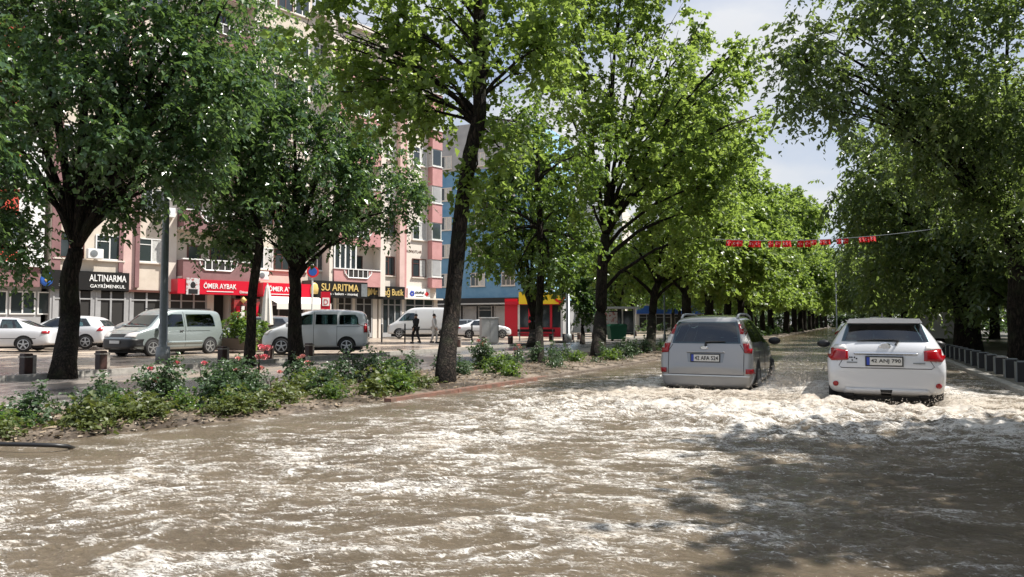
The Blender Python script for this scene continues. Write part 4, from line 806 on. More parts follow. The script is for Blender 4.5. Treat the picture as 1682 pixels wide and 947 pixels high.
# grey-green van facing the camera side (nose towards -Y)
def van_extra(c):
    L_ = 4.32
    for sd_ in ('left', 'right'):
        c.line('door_gap', [(2.9, .28), (2.9, 1.05), (3.05, 1.0), (3.35, .95)], sd_, .016); c.line('door_gap', [(1.95, .28), (1.95, 1.7)], sd_, .016); c.line('door_gap', [(.75, .95), (1.95, .95)], sd_, .02)
        c.patch('side_trim', [(1.1, .46), (3.2, .46), (3.2, .56), (1.1, .56)], sd_, M['cteal'], .02, .015); c.patch('sill', [(1.1, .24), (3.1, .24), (3.1, .33), (1.1, .33)], sd_, M['galv'], .01)
        c.patch('door_handle', [(2.05, .93), (2.22, .93), (2.22, .97), (2.05, .97)], sd_, M['black'], .02, .015)
    c.patch('windscreen', [(-.68, 1.10), (.68, 1.10), (.58, 1.55), (-.58, 1.55)], 'front', M['carglass'], .008)
    for sg in (-1, 1):
        c.patch('headlight', [(sg*.42, .72), (sg*.80, .72), (sg*.80, .90), (sg*.45, .88)], 'front', M['lampclear'], .012, .01)
        MB().box(sg*1.0-.09, sg*1.0+.09, 3.12, 3.26, 1.02, 1.22, bev=.03).build('mirror', M['cteal'], c.o)
    c.patch('bumper', [(-.86, .28), (.86, .28), (.86, .66), (-.86, .66)], 'front', M['black'], .02, .015); c.patch('grille', [(-.38, .74), (.38, .74), (.38, .85), (-.38, .85)], 'front', M['black'], .01)
    y = c.hit('front', 0, .52)[0].y + .03; MB().box(-.26, .26, y, y+.02, .50, .61).build('number_plate', M['plate'], c.o)
    for sg in (-1, 1): MB().box(sg*.62-.02, sg*.62+.02, .5, 2.6, 1.80, 1.84).build('roof_rail', M['black'], c.o)
VST = [(0, .34, .9, 1.1, .78, .78, .66), (.04, .26, 1.0, 1.6, .86, .85, .70), (.14, .25, 1.05, 1.76, .88, .87, .71), (.5, .24, 1.08, 1.80, .89, .88, .70), (1.5, .22, 1.08, 1.83, .89, .88, .69), (2.4, .22, 1.08, 1.82, .89, .88, .68), (2.8, .22, 1.07, 1.72, .89, .88, .66), (3.25, .22, 1.05, 1.32, .89, .87, .68), (3.5, .22, 1.0, 1.10, .89, .86, .7), (3.9, .23, .92, 1.0, .87, .84, .7), (4.2, .25, .75, .86, .82, .78, .62), (4.32, .3, .55, .62, .72, .68, .5)]
p = at(362, 560, 30.6)
sidecar('van', 'grey green van parked facing left behind the lamp post, black front bumper', (p.x-.9, p.y+.2, .17), PI, M['cteal'], VST,
        [[(.45, 1.12), (1.85, 1.12), (1.85, 1.60), (.62, 1.62), (.5, 1.5)], [(2.02, 1.12), (3.15, 1.1), (2.72, 1.52), (2.5, 1.6), (2.02, 1.6)]], (.72, 3.42), .32, 'van', van_extra)
# white people carrier side-on
def mpv_extra(c):
    for sg in (-1, 1): c.patch('tail_light', [(sg*.70, .84), (sg*.83, .84), (sg*.83, 1.2), (sg*.72, 1.22)], 'rear', M['lampred'], .014, .01)
    for sd_ in ('left', 'right'):
        c.patch('tail_light', [(.03, .86), (.16, .84), (.16, 1.1), (.05, 1.2)], sd_, M['lampred'], .012, .01)
        c.line('door_gap', [(1.2, .3), (1.2, 1.1)], sd_, .016); c.line('door_gap', [(2.1, .28), (2.1, 1.7)], sd_, .016); c.line('door_gap', [(3.0, .3), (3.0, 1.05)], sd_, .016); c.line('door_rail', [(.3, 1.08), (1.2, 1.08)], sd_, .018)
    c.patch('rear_window', [(-.62, 1.12), (.62, 1.12), (.58, 1.58), (-.58, 1.58)], 'rear', M['carglass'], .008); c.patch('windscreen', [(-.66, 1.12), (.66, 1.12), (.58, 1.5), (-.58, 1.5)], 'front', M['carglass'], .008)
    y = c.hit('rear', 0, .82)[0].y; MB().box(-.26, .26, y-.025, y, .77, .88).build('number_plate', M['plate'], c.o)
    c.patch('bumper', [(-.84, .30), (.84, .30), (.84, .42), (-.84, .42)], 'rear', M['black'], .012)
    for sg in (-1, 1): c.patch('headlight', [(sg*.50, .78), (sg*.80, .76), (sg*.78, .98), (sg*.52, .92)], 'front', M['lampclear'], .012, .01)
    for sg in (-1, 1): MB().box(sg*1.0-.09, sg*1.0+.09, 3.02, 3.14, 1.06, 1.24, bev=.03).build('mirror', M['cwhite2'], c.o)
MST = [(0, .36, .8, .9, .74, .74, .6), (.04, .28, .95, 1.25, .84, .84, .70), (.14, .27, 1.05, 1.62, .87, .86, .68), (.3, .26, 1.08, 1.72, .88, .87, .67), (1.2, .24, 1.08, 1.77, .88, .87, .66), (2.1, .24, 1.06, 1.77, .88, .87, .65), (2.6, .24, 1.05, 1.66, .88, .87, .64), (3.1, .24, 1.04, 1.32, .88, .86, .68), (3.35, .24, 1.0, 1.12, .88, .86, .7), (3.75, .25, .9, 1.0, .86, .83, .7), (4.02, .27, .75, .84, .8, .76, .6), (4.16, .32, .55, .62, .7, .66, .5)]
p = at(606, 560, 30.4); th = R(122)
sidecar('people_carrier', 'white people carrier parked side-on behind the round tree, its rear end in full sun', (p.x, p.y, .2), th, M['cwhite2'], MST,
        [[(.35, 1.16), (1.12, 1.16), (1.12, 1.55), (.5, 1.56), (.4, 1.45)], [(1.2, 1.16), (2.04, 1.16), (2.04, 1.57), (1.2, 1.57)], [(2.16, 1.16), (3.0, 1.14), (2.6, 1.5), (2.4, 1.57), (2.16, 1.57)]], (.82, 3.33), .315, 'car', mpv_extra)
def small_extra(glassrear=True, red='high'):
    def f(c):
        for sd_ in ('left', 'right'):
            if red == 'high': c.patch('tail_light', [(.06, .80), (.30, .78), (.18, .96), (.10, 1.02)], sd_, M['lampred'], .012, .01)
            else: c.patch('tail_light', [(.05, .74), (.3, .74), (.3, .84), (.06, .86)], sd_, M['lampred'], .012, .01)
            c.line('door_gap', [(1.9, .3), (1.9, .95)], sd_, .014)
            c.line('trim_strip', [(.5, .55), (3.6, .55)], sd_, .03) if red == 'low' else None
            c.patch('headlight', [(3.75, .62), (4.02, .60), (3.95, .72), (3.72, .76)], sd_, M['lampclear'], .012, .01)
        c.patch('windscreen', [(-.62, .98), (.62, .98), (.52, 1.3), (-.52, 1.3)], 'front', M['carglass'], .008)
        c.patch('rear_window', [(-.58, 1.0), (.58, 1.0), (.5, 1.28), (-.5, 1.28)], 'rear', M['carglass'], .008)
        for sg in (-1, 1): MB().box(sg*.98-.08, sg*.98+.08, 2.72, 2.84, .94, 1.08, bev=.03).build('mirror', M['cwhite'], c.o)
    return f
SED = [(0, .34, .62, .80, .7, .7, .6), (.06, .26, .78, .98, .83, .82, .68), (.5, .22, .88, 1.02, .85, .84, .7), (.85, .2, .92, 1.12, .85, .84, .62), (1.35, .19, .93, 1.38, .85, .84, .56), (1.9, .19, .93, 1.43, .85, .84, .55), (2.4, .19, .92, 1.41, .85, .84, .55), (2.75, .19, .91, 1.22, .85, .84, .58), (3.1, .19, .9, 1.0, .85, .83, .66), (3.6, .2, .84, .93, .84, .8, .66), (4.05, .22, .7, .80, .78, .74, .6), (4.25, .3, .5, .58, .66, .62, .5)]
HST = [(0, .36, .66, .8, .7, .7, .6), (.04, .28, .76, .96, .82, .82, .66), (.14, .25, .9, 1.12, .85, .84, .64), (.42, .22, .98, 1.40, .86, .85, .58), (.8, .2, .98, 1.46, .86, .85, .56), (1.6, .19, .95, 1.49, .86, .85, .56), (2.2, .19, .93, 1.46, .86, .85, .55), (2.65, .19, .91, 1.22, .86, .85, .6), (3.0, .19, .9, 1.0, .86, .84, .68), (3.5, .2, .82, .92, .84, .8, .66), (3.85, .24, .68, .76, .78, .72, .6), (3.98, .3, .5, .58, .66, .62, .5)]
SW = [[(1.0, .97), (1.85, .97), (1.85, 1.34), (1.35, 1.33)], [(1.93, .97), (2.95, .96), (2.5, 1.27), (2.35, 1.34), (1.93, 1.35)]]
HW = [[(.55, 1.02), (1.5, .99), (1.5, 1.38), (.85, 1.36)], [(1.58, .99), (2.85, .96), (2.42, 1.28), (2.2, 1.38), (1.58, 1.39)]]
p = at(93, 560, 31.5); sidecar('saloon_car', 'white saloon car cut off by the left edge, silver wheel and dark side strip', (p.x, p.y, .24), R(128), M['cwhite'], SED, SW, (.95, 3.45), .3, 'car', small_extra(red='low'), .36)
p = at(183, 556, 34); sidecar('hatchback', 'white hatchback parked behind the thick tree trunk, slanted red tail light', (p.x, p.y, .27), R(120), M['cwhite'], HST, HW, (.75, 3.28), .3, 'car', small_extra(), .36)
p = at(-30, 556, 34); sidecar('saloon_car', 'white saloon car behind the one at the left edge, only its roof and boot showing', (p.x+2.9, p.y+4.2, .27), R(124), M['cwhite2'], SED, SW, (.95, 3.45), .3, 'car', small_extra(red='low'), .36)
p = at(335, 540, 35); sidecar('hatchback', 'silver hatchback parked beyond the grey green van, only its roof showing', (p.x, p.y, .27), R(118), M['csilver'], [(a, b, cc+.2 if i else cc, d+.3, e, f, g_) for i, (a, b, cc, d, e, f, g_) in enumerate(HST)], [], (.75, 3.28), .3, 'car', None, .36)
p = at(498, 560, 35); sidecar('hatchback', 'dark grey hatchback parked beyond the white people carrier, windscreen showing beside the tree', (p.x, p.y, .27), R(122), M['cgrey'], HST, HW, (.75, 3.28), .3, 'car', small_extra(), .36)
p = at(748, 545, 56); sidecar('hatchback', 'white car facing right behind the pale cabinet, long sloping bonnet', (p.x, p.y, .27), R(-54), M['cwhite'], SED, SW, (.95, 3.45), .3, 'car', small_extra(red='low'), .36)
p = at(738, 540, 66); sidecar('hatchback', 'dark car parked just beyond the white one that faces right', (p.x, p.y, .27), R(-56), M['cgrey'], HST, HW, (.75, 3.28), .3, 'car', None, .36)
TST = [(0, .4, 1.2, 1.5, .86, .86, .8), (.05, .32, 1.3, 2.2, .95, .95, .86), (.2, .3, 1.35, 2.3, .98, .97, .86), (2.0, .28, 1.35, 2.34, .99, .97, .85), (3.3, .28, 1.3, 2.32, .99, .97, .83), (3.75, .28, 1.3, 2.15, .99, .96, .8), (4.4, .28, 1.2, 1.5, .98, .95, .8), (4.7, .29, 1.1, 1.22, .96, .92, .78), (5.1, .32, .9, 1.05, .9, .84, .7), (5.25, .4, .7, .8, .78, .72, .6)]
def tr_extra(c):
    for sd_ in ('left', 'right'):
        c.patch('side_trim', [(.2, .62), (4.2, .62), (4.2, .72), (.2, .72)], sd_, M['steel'], .012); c.line('door_gap', [(3.1, .35), (3.1, 2.1)], sd_, .02); c.line('door_gap', [(1.8, .35), (1.8, 2.1)], sd_, .02)
    c.patch('windscreen', [(-.75, 1.35), (.75, 1.35), (.65, 2.0), (-.65, 2.0)], 'front', M['carglass'], .01)
    for sg in (-1, 1): c.patch('headlight', [(sg*.5, .85), (sg*.82, .85), (sg*.8, 1.05), (sg*.6, 1.05)], 'front', M['lampclear'], .012, .01)
p = at(750, 545, 57); tv = sidecar('delivery_van', 'high-roofed white delivery van behind the two pedestrians', (p.x, p.y, .27), R(122), M['cwhite2'], TST, [[(3.2, 1.35), (4.4, 1.3), (4.0, 1.75), (3.75, 1.9), (3.2, 1.9)]], (1.0, 4.35), .34, 'van', tr_extra, .42)
def dv_extra(c):
    c.patch('rear_window', [(-.7, 1.4), (-.05, 1.4), (-.05, 1.95), (-.66, 1.95)], 'rear', M['carglass'], .01); c.patch('rear_window', [(.7, 1.4), (.05, 1.4), (.05, 1.95), (.66, 1.95)], 'rear', M['carglass'], .01)
    for sg in (-1, 1): c.patch('tail_light', [(sg*.82, .8), (sg*.93, .8), (sg*.93, 1.3), (sg*.84, 1.3)], 'rear', M['lampred'], .012, .01)
sidecar('hatchback', 'small pale car far down the flooded road, half hidden by the white hatchback', (-.1, 47, -.05), 0, M['cwhite2'], HST, HW, (.75, 3.28), .3, 'car', small_extra(), .36)
sidecar('delivery_van', 'pale van on the right lane ahead, only its roof showing above the white hatchback', (1.9, 64, -.05), 0, M['cwhite2'], [(a, b, cc*.8, d*.85, e*.86, f*.86, g_*.86) for a, b, cc, d, e, f, g_ in TST], [], (1.0, 4.35), .34, 'van', None, .42)
# ================================================================== buildings (local frame: x along the front, -y out to the street, z up)
FA = Vector((-39.9, 32.3, 0)); FB = Vector((-32.9, 53.4, 0)); FU = (FB-FA).normalized(); FRZ = math.atan2(FU.y, FU.x)
def fu(px, py=480):     # photo column -> distance along the front line from FA; and the height there
    r = ray(px, py); nx, ny = FU.y, -FU.x
    t = ((FA.x*nx+FA.y*ny))/(r.x*nx+r.y*ny); p = Vector((r.x*t, r.y*t, 0)); return (p-FA).dot(FU)
def fz(px, py):
    r = ray(px, py); nx, ny = FU.y, -FU.x
    t = ((FA.x*nx+FA.y*ny))/(r.x*nx+r.y*ny); return CAMZ + r.z*t
class Bld:
    def __init__(s, name, label, u0, u1, depth, h, org=None, rz=None, cat='building', group=None):
        s.u0 = u0; o3 = (org if org is not None else FA + FU*u0); s.o = thing(name, label, cat, (o3.x, o3.y, 0), FRZ if rz is None else rz, group); s.w = u1-u0; s.d = depth; s.h = h
    def wall(s, x0, x1, z0, z1, m, y0=0, y1=None, name='wall'):
        return MB().box(x0, x1, y0, s.d if y1 is None else y1, z0, z1).build(name, m, s.o)
    def window(s, x, z, w, h, fm='frame', y=0, panes=2, sill=True, curtain=False):
        f = MB(); t = .07; yo = y-.06
        f.box(x-w/2, x+w/2, yo, y+.02, z, z+t); f.box(x-w/2, x+w/2, yo, y+.02, z+h-t, z+h); f.box(x-w/2, x-w/2+t, yo, y+.02, z+t, z+h-t); f.box(x+w/2-t, x+w/2, yo, y+.02, z+t, z+h-t)
        for k in range(1, panes): q = x-w/2+w*k/panes; f.box(q-.035, q+.035, yo+.005, y+.02, z+t, z+h-t)
        if h > 1.3: f.box(x-w/2+t, x-w/2+w/panes-.035, yo+.01, y+.02, z+h*.72, z+h*.72+.05)
        o = f.build('window', M[fm], s.o)
        MB().box(x-w/2+t, x+w/2-t, y-.025, y+.01, z+t, z+h-t).build('pane', M['glass'], o)
        if curtain: MB().box(x+w*.02, x+w/2-t*1.2, y-.032, y-.027, z+t, z+h-t).build('curtain', M['curtain'], o)
        if sill: MB().box(x-w/2-.08, x+w/2+.08, y-.14, y+.01, z-.09, z-.002).build('sill', M['lightcream'], o)
        return o
    def balcony(s, x0, x1, z, m, floor_to, out=1.0, parh=1.05, rail=True, orn=True, doorm='brownframe'):
        p = MB(); p.box(x0, x1, -out, 0, z-.14, z); p.build('balcony_slab', M['lightcream'], s.o)
        q = MB(); q.box(x0, x1, -out-.09, -out, z-.3, z+parh); q.box(x0, x0+.09, -out, 0, z, z+parh); q.box(x1-.09, x1, -out, 0, z, z+parh); b = q.build('parapet', m, s.o)
        MB().box(x0-.05, x1+.05, -out-.15, -out+.05, z+parh, z+parh+.08).build('coping', M['white'], b)
        if orn:     # moulded white ornament of the parapet
            c = (x0+x1)/2; w = min(1.25, (x1-x0)*.3); g = MB()
            g.tube([(c-w, -out-.12, z+parh-.08), (c-w*.95, -out-.12, z+parh-.3), (c-w*.7, -out-.12, z+parh-.62), (c+w*.7, -out-.12, z+parh-.62), (c+w*.95, -out-.12, z+parh-.3), (c+w, -out-.12, z+parh-.08)], .05, 6)
            for k in range(5): xx = c-w*.7+w*1.4*k/4; g.box(xx-.03, xx+.03, -out-.14, -out-.10, z+parh-.58, z+parh)
            g.build('moulding', M['white'], b); MB().box(c-w*.8, c+w*.8, -out-.105, -out-.092, z+parh-.58, z+parh-.02).build('grille_back', M['dark'], b)
        # door and window at the back of the balcony
        dw = MB(); dw.box(x0+(x1-x0)*.15, x0+(x1-x0)*.15+.9, -.05, .02, z, z+2.1); d = dw.build('balcony_door', M[doorm], s.o); MB().box(x0+(x1-x0)*.15+.1, x0+(x1-x0)*.15+.8, -.065, -.045, z+.1, z+2).build('pane', M['glass'], d)
        s.window(x0+(x1-x0)*.62, z+.9, 1.3, 1.25, doorm, sill=False)
    def shop(s, x0, x1, z1=3.35, bars=3, m='dark', z0=.3, frame='greywall'):
        f = MB(); f.box(x0, x1, -.02, .1, z0, z1); o = f.build('shop_window', M['glass'] if m == 'glass' else M[m], s.o)
        g = MB(); n = bars
        for k in range(n+1): q = x0+(x1-x0)*k/n; g.box(q-.05, q+.05, -.09, -.021, z0, z1)
        g.box(x0, x1, -.085, -.022, z1-.5, z1-.42); g.box(x0, x1, -.085, -.022, z0, z0+.35); g.build('shop_frame', M[frame], o); return o
def floors(n, z1=4.4, h=3.15): return [z1+k*h for k in range(n)]
def sign(label, px0, px1, z0, z1, m, texts, proud=.14, cat='sign', name='shop_sign', extra=None):
    u0, u1 = fu(px0), fu(px1); o3 = FA + FU*u0 + Vector((FU.y, -FU.x, 0))*proud; w = u1-u0
    o = thing(name, label, cat, (o3.x, o3.y, z0), FRZ)
    MB().box(0, w, -.12, proud-.01, 0, z1-z0).build('panel', M[m], o); H = z1-z0
    for (tx, xf, zf, wf, hf, tm) in texts: text_obj(tx, w*wf, H*hf, M[tm], o, (w*xf, -.135, H*zf), (PI/2, 0, 0), ext=.012, bold=.006)
    if extra: extra(o, w, H)
    return o
# --- far left: red and white block with a mauve shop front
uL, uM = fu(-60), fu(80)
b = Bld('apartment_building', 'orange red and white block at the far left edge with a mauve shop fascia', uL-8, uM-.3, 12, 25)
o0 = uL-8; X = lambda px: fu(px)-o0
b.wall(0, X(-32), 4.75, 25, M['lightcream']); b.wall(X(-32)+.003, X(27), 4.75, 25, M['redwall'], y0=.003, name='red_wall'); b.wall(X(27)+.003, b.w, 4.75, 25, M['white'], y0=.003, name='white_wall'); b.wall(0, b.w, 0, 4.75, M['greywall'], y0=.25)
b.wall(0, b.w+.1, 4.55, 4.80, M['white'], y0=-.5, y1=.3, name='fascia_band'); b.wall(0, X(62), 3.45, 4.55, M['mauve'], y0=-.35, y1=.25, name='fascia')
for k in range(9): b.window(X(-58)+k*1.35, 1.9, 1.25, 1.3, 'frame', .25, 2, False)
for z in floors(6, 5.8): b.window(X(-20), z, 1.5, 1.5); b.window(X(15), z, 1.4, 1.5)
# --- beige and mauve apartment building
uA, uB, uC = fu(82), fu(507), fu(716)
b = Bld('apartment_building', 'long beige apartment building with mauve strips and balconies, shops at street level', uA, uB-.01, 13, 27.5); X = lambda px: fu(px)-uA
b.wall(0, b.w, 3.4, 27.5, M['cream']); b.wall(0, b.w, 0, 3.4, M['dark'], y0=.8)
b.wall(X(193), X(200), 4.5, 27.4, M['mauve'], y0=-.12, y1=-.002, name='mauve_strip'); b.wall(X(200)+.003, X(219), 3.4, 27.4, M['palepink'], y0=-.06, y1=-.002, name='pink_strip'); b.wall(X(219)+.003, X(226), 3.6, 27.4, M['mauve'], y0=-.2, y1=-.002, name='mauve_strip')
b.wall(X(268), X(286), 3.4, 27.4, M['lightcream'], y0=-.25, y1=-.002, name='pilaster'); b.wall(X(82), X(97), 3.4, 27.4, M['mauve'], y0=-.1, y1=-.002, name='mauve_strip')
b.wall(X(401), X(409), 3.4, 27.4, M['lightcream'], y0=-.9, y1=-.002, name='pilaster')
for i, z in enumerate(floors(7)):
    for j, px in enumerate((112, 178, 247)): b.window(X(px), z+.8, 1.55, 1.5, 'frame' if (i+j) % 4 else 'brownframe', panes=2, curtain=(i+j) % 2 == 0)
    b.window(X(432), z+.8, 1.4, 1.5, 'brownframe' if i % 2 else 'frame', curtain=i % 3 == 0); b.window(X(490), z+.8, 1.2, 1.5, 'frame')
    b.balcony(X(288), X(399), z, M['mauve'], 0); b.window(X(462), z+.8, 1.2, 1.5, 'brownframe')
for px in (82, 152, 207, 268, 340, 376, 430, 500): b.wall(X(px), X(px)+.45, 0, 3.4, M['greywall'] if px < 250 else M['lightcream'], y0=-.05, y1=.8, name='pillar')
for a, c_, bars in ((88, 150, 3), (158, 205, 2), (214, 266, 2), (276, 338, 3), (380, 428, 3), (436, 498, 3)): b.shop(X(a), X(c_), 3.3, bars)
b.wall(X(207), X(275), 3.32, 3.46, M['brownframe'], y0=-.25, y1=-.002, name='shop_beam')
for i, (px, z) in enumerate(((150, 6.1), (268, 9.0), (425, 5.3), (214, 12.4), (470, 8.6), (425, 14.9))):
    ac = MB().box(X(px)-.42, X(px)+.42, -.62, -.26, z-.9, z-.32, bev=.02).build('air_conditioner', M['white'], b.o); MB().lathe([(.2, 0), (.2, .02), (.05, .03)], 14, Matrix.Translation((X(px)-.1, -.625, z-.6)) @ Matrix.Rotation(PI/2, 4, 'X')).build('fan_grille', M['steel'], ac)
b.wall(0, b.w, 27.5, 27.9, M['lightcream'], y0=-.4, name='roof_edge')
# --- pink and cream corner building
b = Bld('apartment_building', 'sunlit cream and pink corner apartment building beside the blue one', uB, uC, 14, 24.5); X = lambda px: fu(px)-uB
b.wall(0, b.w, 3.5, 24.5, M['lightcream']); b.wall(0, b.w, 0, 3.5, M['dark'], y0=.8); b.wall(0, b.w, 24.5, 24.9, M['lightcream'], y0=-.4, name='roof_edge')
b.wall(X(650), X(658), 3.5, 24.4, M['palepink'], y0=-.5, y1=-.002, name='pink_strip'); b.wall(X(658)+.01, X(663), 3.5, 24.4, M['pink'], y0=-.35, y1=-.002, name='pink_strip')
b.wall(X(612), X(620), 3.5, 24.4, M['lightcream'], y0=-1.0, y1=-.002, name='pilaster'); b.wall(X(528), X(534), 3.5, 24.4, M['lightcream'], y0=-1.0, y1=-.002, name='pilaster')
for i, z in enumerate(floors(6, 4.5)):
    b.balcony(X(535), X(611), z, M['pink'], 0, parh=.95); b.window(X(520), z+.8, 1.1, 1.4, 'frame')
    b.window(X(637), z+.75, 1.3, 1.55, 'brownframe' if i < 2 else 'frame', panes=2, curtain=i > 1); b.window(X(688), z+.75, 1.5, 1.55, 'brownframe' if i % 2 == 0 else 'frame', curtain=True)
    c1 = MB().box(X(702), b.w+.15, -.6, .5, z-.1, z+.75).build('bay_parapet', M['pink'], b.o); c2 = MB().box(X(702)-.05, b.w+.2, -.66, .5, z+.75, z+.83).build('bay_sill', M['white'], b.o)
    f = MB().box(X(702), b.w+.12, -.55, .4, z+.83, z+2.3).build('bay_window', M['curtain'], b.o); MB().box(X(702)+.1, b.w-.0, -.57, -.551, z+.95, z+2.2).build('pane', M['glass'] if i % 2 else M['greywall'], f)
    MB().box(X(702), b.w+.15, -.6, .5, z+2.3, z+3.05).build('bay_parapet', M['pink'], b.o)
    if i % 2 == 0:      # a glazed-in half of the balcony
        f = MB(); g0, g1 = X(536), X(571)
        for k in range(5): q = g0+(g1-g0)*k/4; f.box(q-.06, q+.06, -1.06, -1.0, z+1.03, z+2.9)
        f.box(g0, g1, -1.06, -1.0, z+2.8, z+3); f.box(g1-.05, g1+.05, -1, 0, z+1.03, z+2.9); w_ = f.build('glazed_bay', M['white'], b.o); MB().box(g0, g1, -1.02, -.99, z+1.03, z+2.85).build('pane', M['glass'], w_)
text_obj('KONUTLAR', 1.6, .22, M['brownframe'], b.o, (X(680), -.02, fz(683, 413)), (PI/2, 0, 0))
for px in (508, 530, 548, 578, 612, 622, 660, 712): b.wall(X(px), X(px)+.42, 0, 3.5, M['lightcream'], y0=-.05, y1=.8, name='pillar')
for a, c_, bars in ((512, 529, 1), (535, 547, 1), (553, 577, 2), (584, 610, 2), (627, 658, 3), (665, 710, 3)): b.shop(X(a), X(c_), 3.35, bars, 'glass' if a > 600 else 'dark')
b.wall(X(600), b.w+.4, 3.38, 3.5, M['lightcream'], y0=-.5, y1=-.002, name='shop_canopy')
# --- signs on the fronts
def z_(px, a, c_): return fz(px, c_), fz(px, a)
za, zb = z_(175, 447, 477)
def drop(o, w, H):
    MB().lathe([(.02, .5), (.2, .25), (.33, 0), (.3, -.2), (.15, -.33), (.02, -.36)], 16, Matrix.Translation((.15, -.16, H*.5)) @ Matrix.Diagonal((1, .2, 1.15, 1))).build('water_drop_emblem', M['shopblue'], o, smooth=True)
    MB().lathe([(.02, .16), (.12, 0), (.02, -.13)], 12, Matrix.Translation((.15, -.24, H*.45)) @ Matrix.Diagonal((1, .2, 1, 1))).build('emblem_core', M['gold'], o, smooth=True)
sign('black shop sign left of the thick trunk with white lettering and a drop emblem', 68, 120, za, zb, 'signblack', [('ALTIN', .72, .66, .42, .32, 'letter'), ('SİGORTA', .72, .26, .45, .2, 'letter')], extra=drop)
sign('black shop sign right of the thick trunk with two rows of pale lettering', 124, 209, za, zb, 'signblack', [('ALTINARMA', .58, .66, .72, .36, 'letter'), ('GAYRİMENKUL', .58, .25, .68, .24, 'letter')], proud=.16)
za, zb = z_(340, 461, 484)
def portrait(o, w, H):
    x = w*.19; p = MB().box(x-.42, x+.42, -.17, -.121, -.05, H+.08).build('picture_panel', M['poster'], o)
    q = MB(); q.lathe([(.02, .22), (.13, .14), (.17, 0), (.13, -.15), (.02, -.2)], 12, Matrix.Translation((x, -.18, H*.6)) @ Matrix.Diagonal((1, .1, 1, 1))); q.box(x-.28, x+.3, -.185, -.172, 0, H*.32); q.build('dark_silhouette', M['black'], p)
sign('long red shop sign with a black and white picture panel, above the grey green van', 278, 400, za, zb, 'signred', [('ÖMER AYBAK', .55, .62, .44, .44, 'letter'), ('________________', .55, .2, .36, .05, 'letter'), ('Döner', .88, .22, .12, .18, 'letter')], proud=1.12, extra=portrait)
za, zb = z_(455, 466, 488)
sign('second red shop sign with white lettering, between the slim trunk and the round tree', 418, 500, za, zb, 'signred', [('ÖMER AYBAK', .42, .6, .66, .42, 'letter'), ('______________', .42, .18, .55, .05, 'letter')], proud=1.1)
za, zb = z_(545, 463, 489)
def bottle(o, w, H):
    MB().lathe([(.02, -.4), (.3, -.38), (.33, 0), (.24, .3), (.06, .42)], 14, Matrix.Translation((w*.05, -.15, H*.5)) @ Matrix.Diagonal((1, .2, 1, 1))).build('round_emblem', M['gold'], o, smooth=True)
    MB().box(w*.88, w*.99, -.15, -.121, H*.1, H*.9).build('end_panel', M['steel'], o)
sign('black shop sign with large gold capitals right of the round tree', 496, 588, za, zb, 'signblack', [('SU ARITMA', .5, .62, .66, .44, 'gold'), ('servis - bakım - montaj', .5, .2, .62, .2, 'letter')], proud=1.12, extra=bottle)
za, zb = z_(620, 470, 491)
def round_(o, w, H): MB().lathe([(.34, -.02), (.34, .02), (.26, .05)], 18, Matrix.Translation((w*.07, -.15, H*.5)) @ Matrix.Rotation(PI/2, 4, 'X')).build('round_emblem', M['gold'], o)
sign('dark shop sign with yellow script lettering, left of the leaning trunk', 589, 656, za, zb, 'signblack', [('Mr. Çağ Butik', .56, .5, .8, .7, 'gold')], proud=.6, extra=round_)
za, zb = z_(690, 474, 491)
def flower(o, w, H):
    for k in range(6): a = k*PI/3; MB().lathe([(.02, -.1), (.13, 0), (.02, .1)], 8, Matrix.Translation((w*.18+.16*math.cos(a), -.14, H*.5+.16*math.sin(a))) @ Matrix.Diagonal((1, .2, 1, 1))).build('flower_petal', M['plateblue'], o)
    MB().lathe([(.02, -.2), (.25, 0), (.02, .2)], 12, Matrix.Translation((w*.85, -.14, H*.5)) @ Matrix.Diagonal((1, .2, 1, 1))).build('pink_emblem', M['redflag'], o)
sign('white shop sign with a blue flower emblem at the corner of the pink building', 667, 703, za, zb, 'letter', [('çiçekçi', .52, .62, .4, .32, 'black'), ('________', .52, .25, .36, .05, 'black')], extra=flower)
# balcony awning and shopfront things under the red signs
u = FA + FU*fu(420) + Vector((FU.y, -FU.x, 0))*1.3
o = thing('awning', 'white fabric awning with a scalloped edge under the second red sign', 'awning', (u.x, u.y, 0), FRZ); w = fu(508)-fu(420)
MB().add([(0, 0, 3.25), (w, 0, 3.25), (w, -1.6, 2.75), (0, -1.6, 2.75), (0, -1.6, 2.35), (w, -1.6, 2.35), (0, -.05, 3.2), (w, -.05, 3.2), (w, -1.55, 2.7), (0, -1.55, 2.7)], [(0, 1, 2, 3), (3, 2, 5, 4), (6, 9, 8, 7)]).build('canopy', M['cloth'], o)
MB().box(.05, .1, -1.55, 0, 2.6, 2.66).box(w-.1, w-.05, -1.55, 0, 2.6, 2.66).build('frame', M['galv'], o)
u = FA + FU*fu(372) + Vector((FU.y, -FU.x, 0))*1.0
o = thing('display_case', 'red display front hung with goods and a round yellow lamp, under the first red sign', 'display', (u.x, u.y, .45), FRZ); w = fu(414)-fu(372)
MB().box(0, w, -.1, .3, 0, 2.6).build('panel', mat('display_red', (.3, .02, .02), .6, noise=(3.2, (.05, .02, .015), .42, .56)), o); MB().box(0, w, -.16, -.101, 0, .9).build('counter', M['mauve'], o)
for k in range(5): MB().box(w*(.08+.18*k), w*(.2+.18*k), -.2, -.12, 1.1+.1*(k % 2), 2.1).build('goods', M[('signred', 'cloth', 'brownframe', 'poster', 'signred')[k]], o)
MB().lathe([(.02, -.22), (.22, 0), (.02, .22)], 14, Matrix.Translation((w*.3, -.3, 2.5))).build('lamp_shade', M['gold'], o, smooth=True)

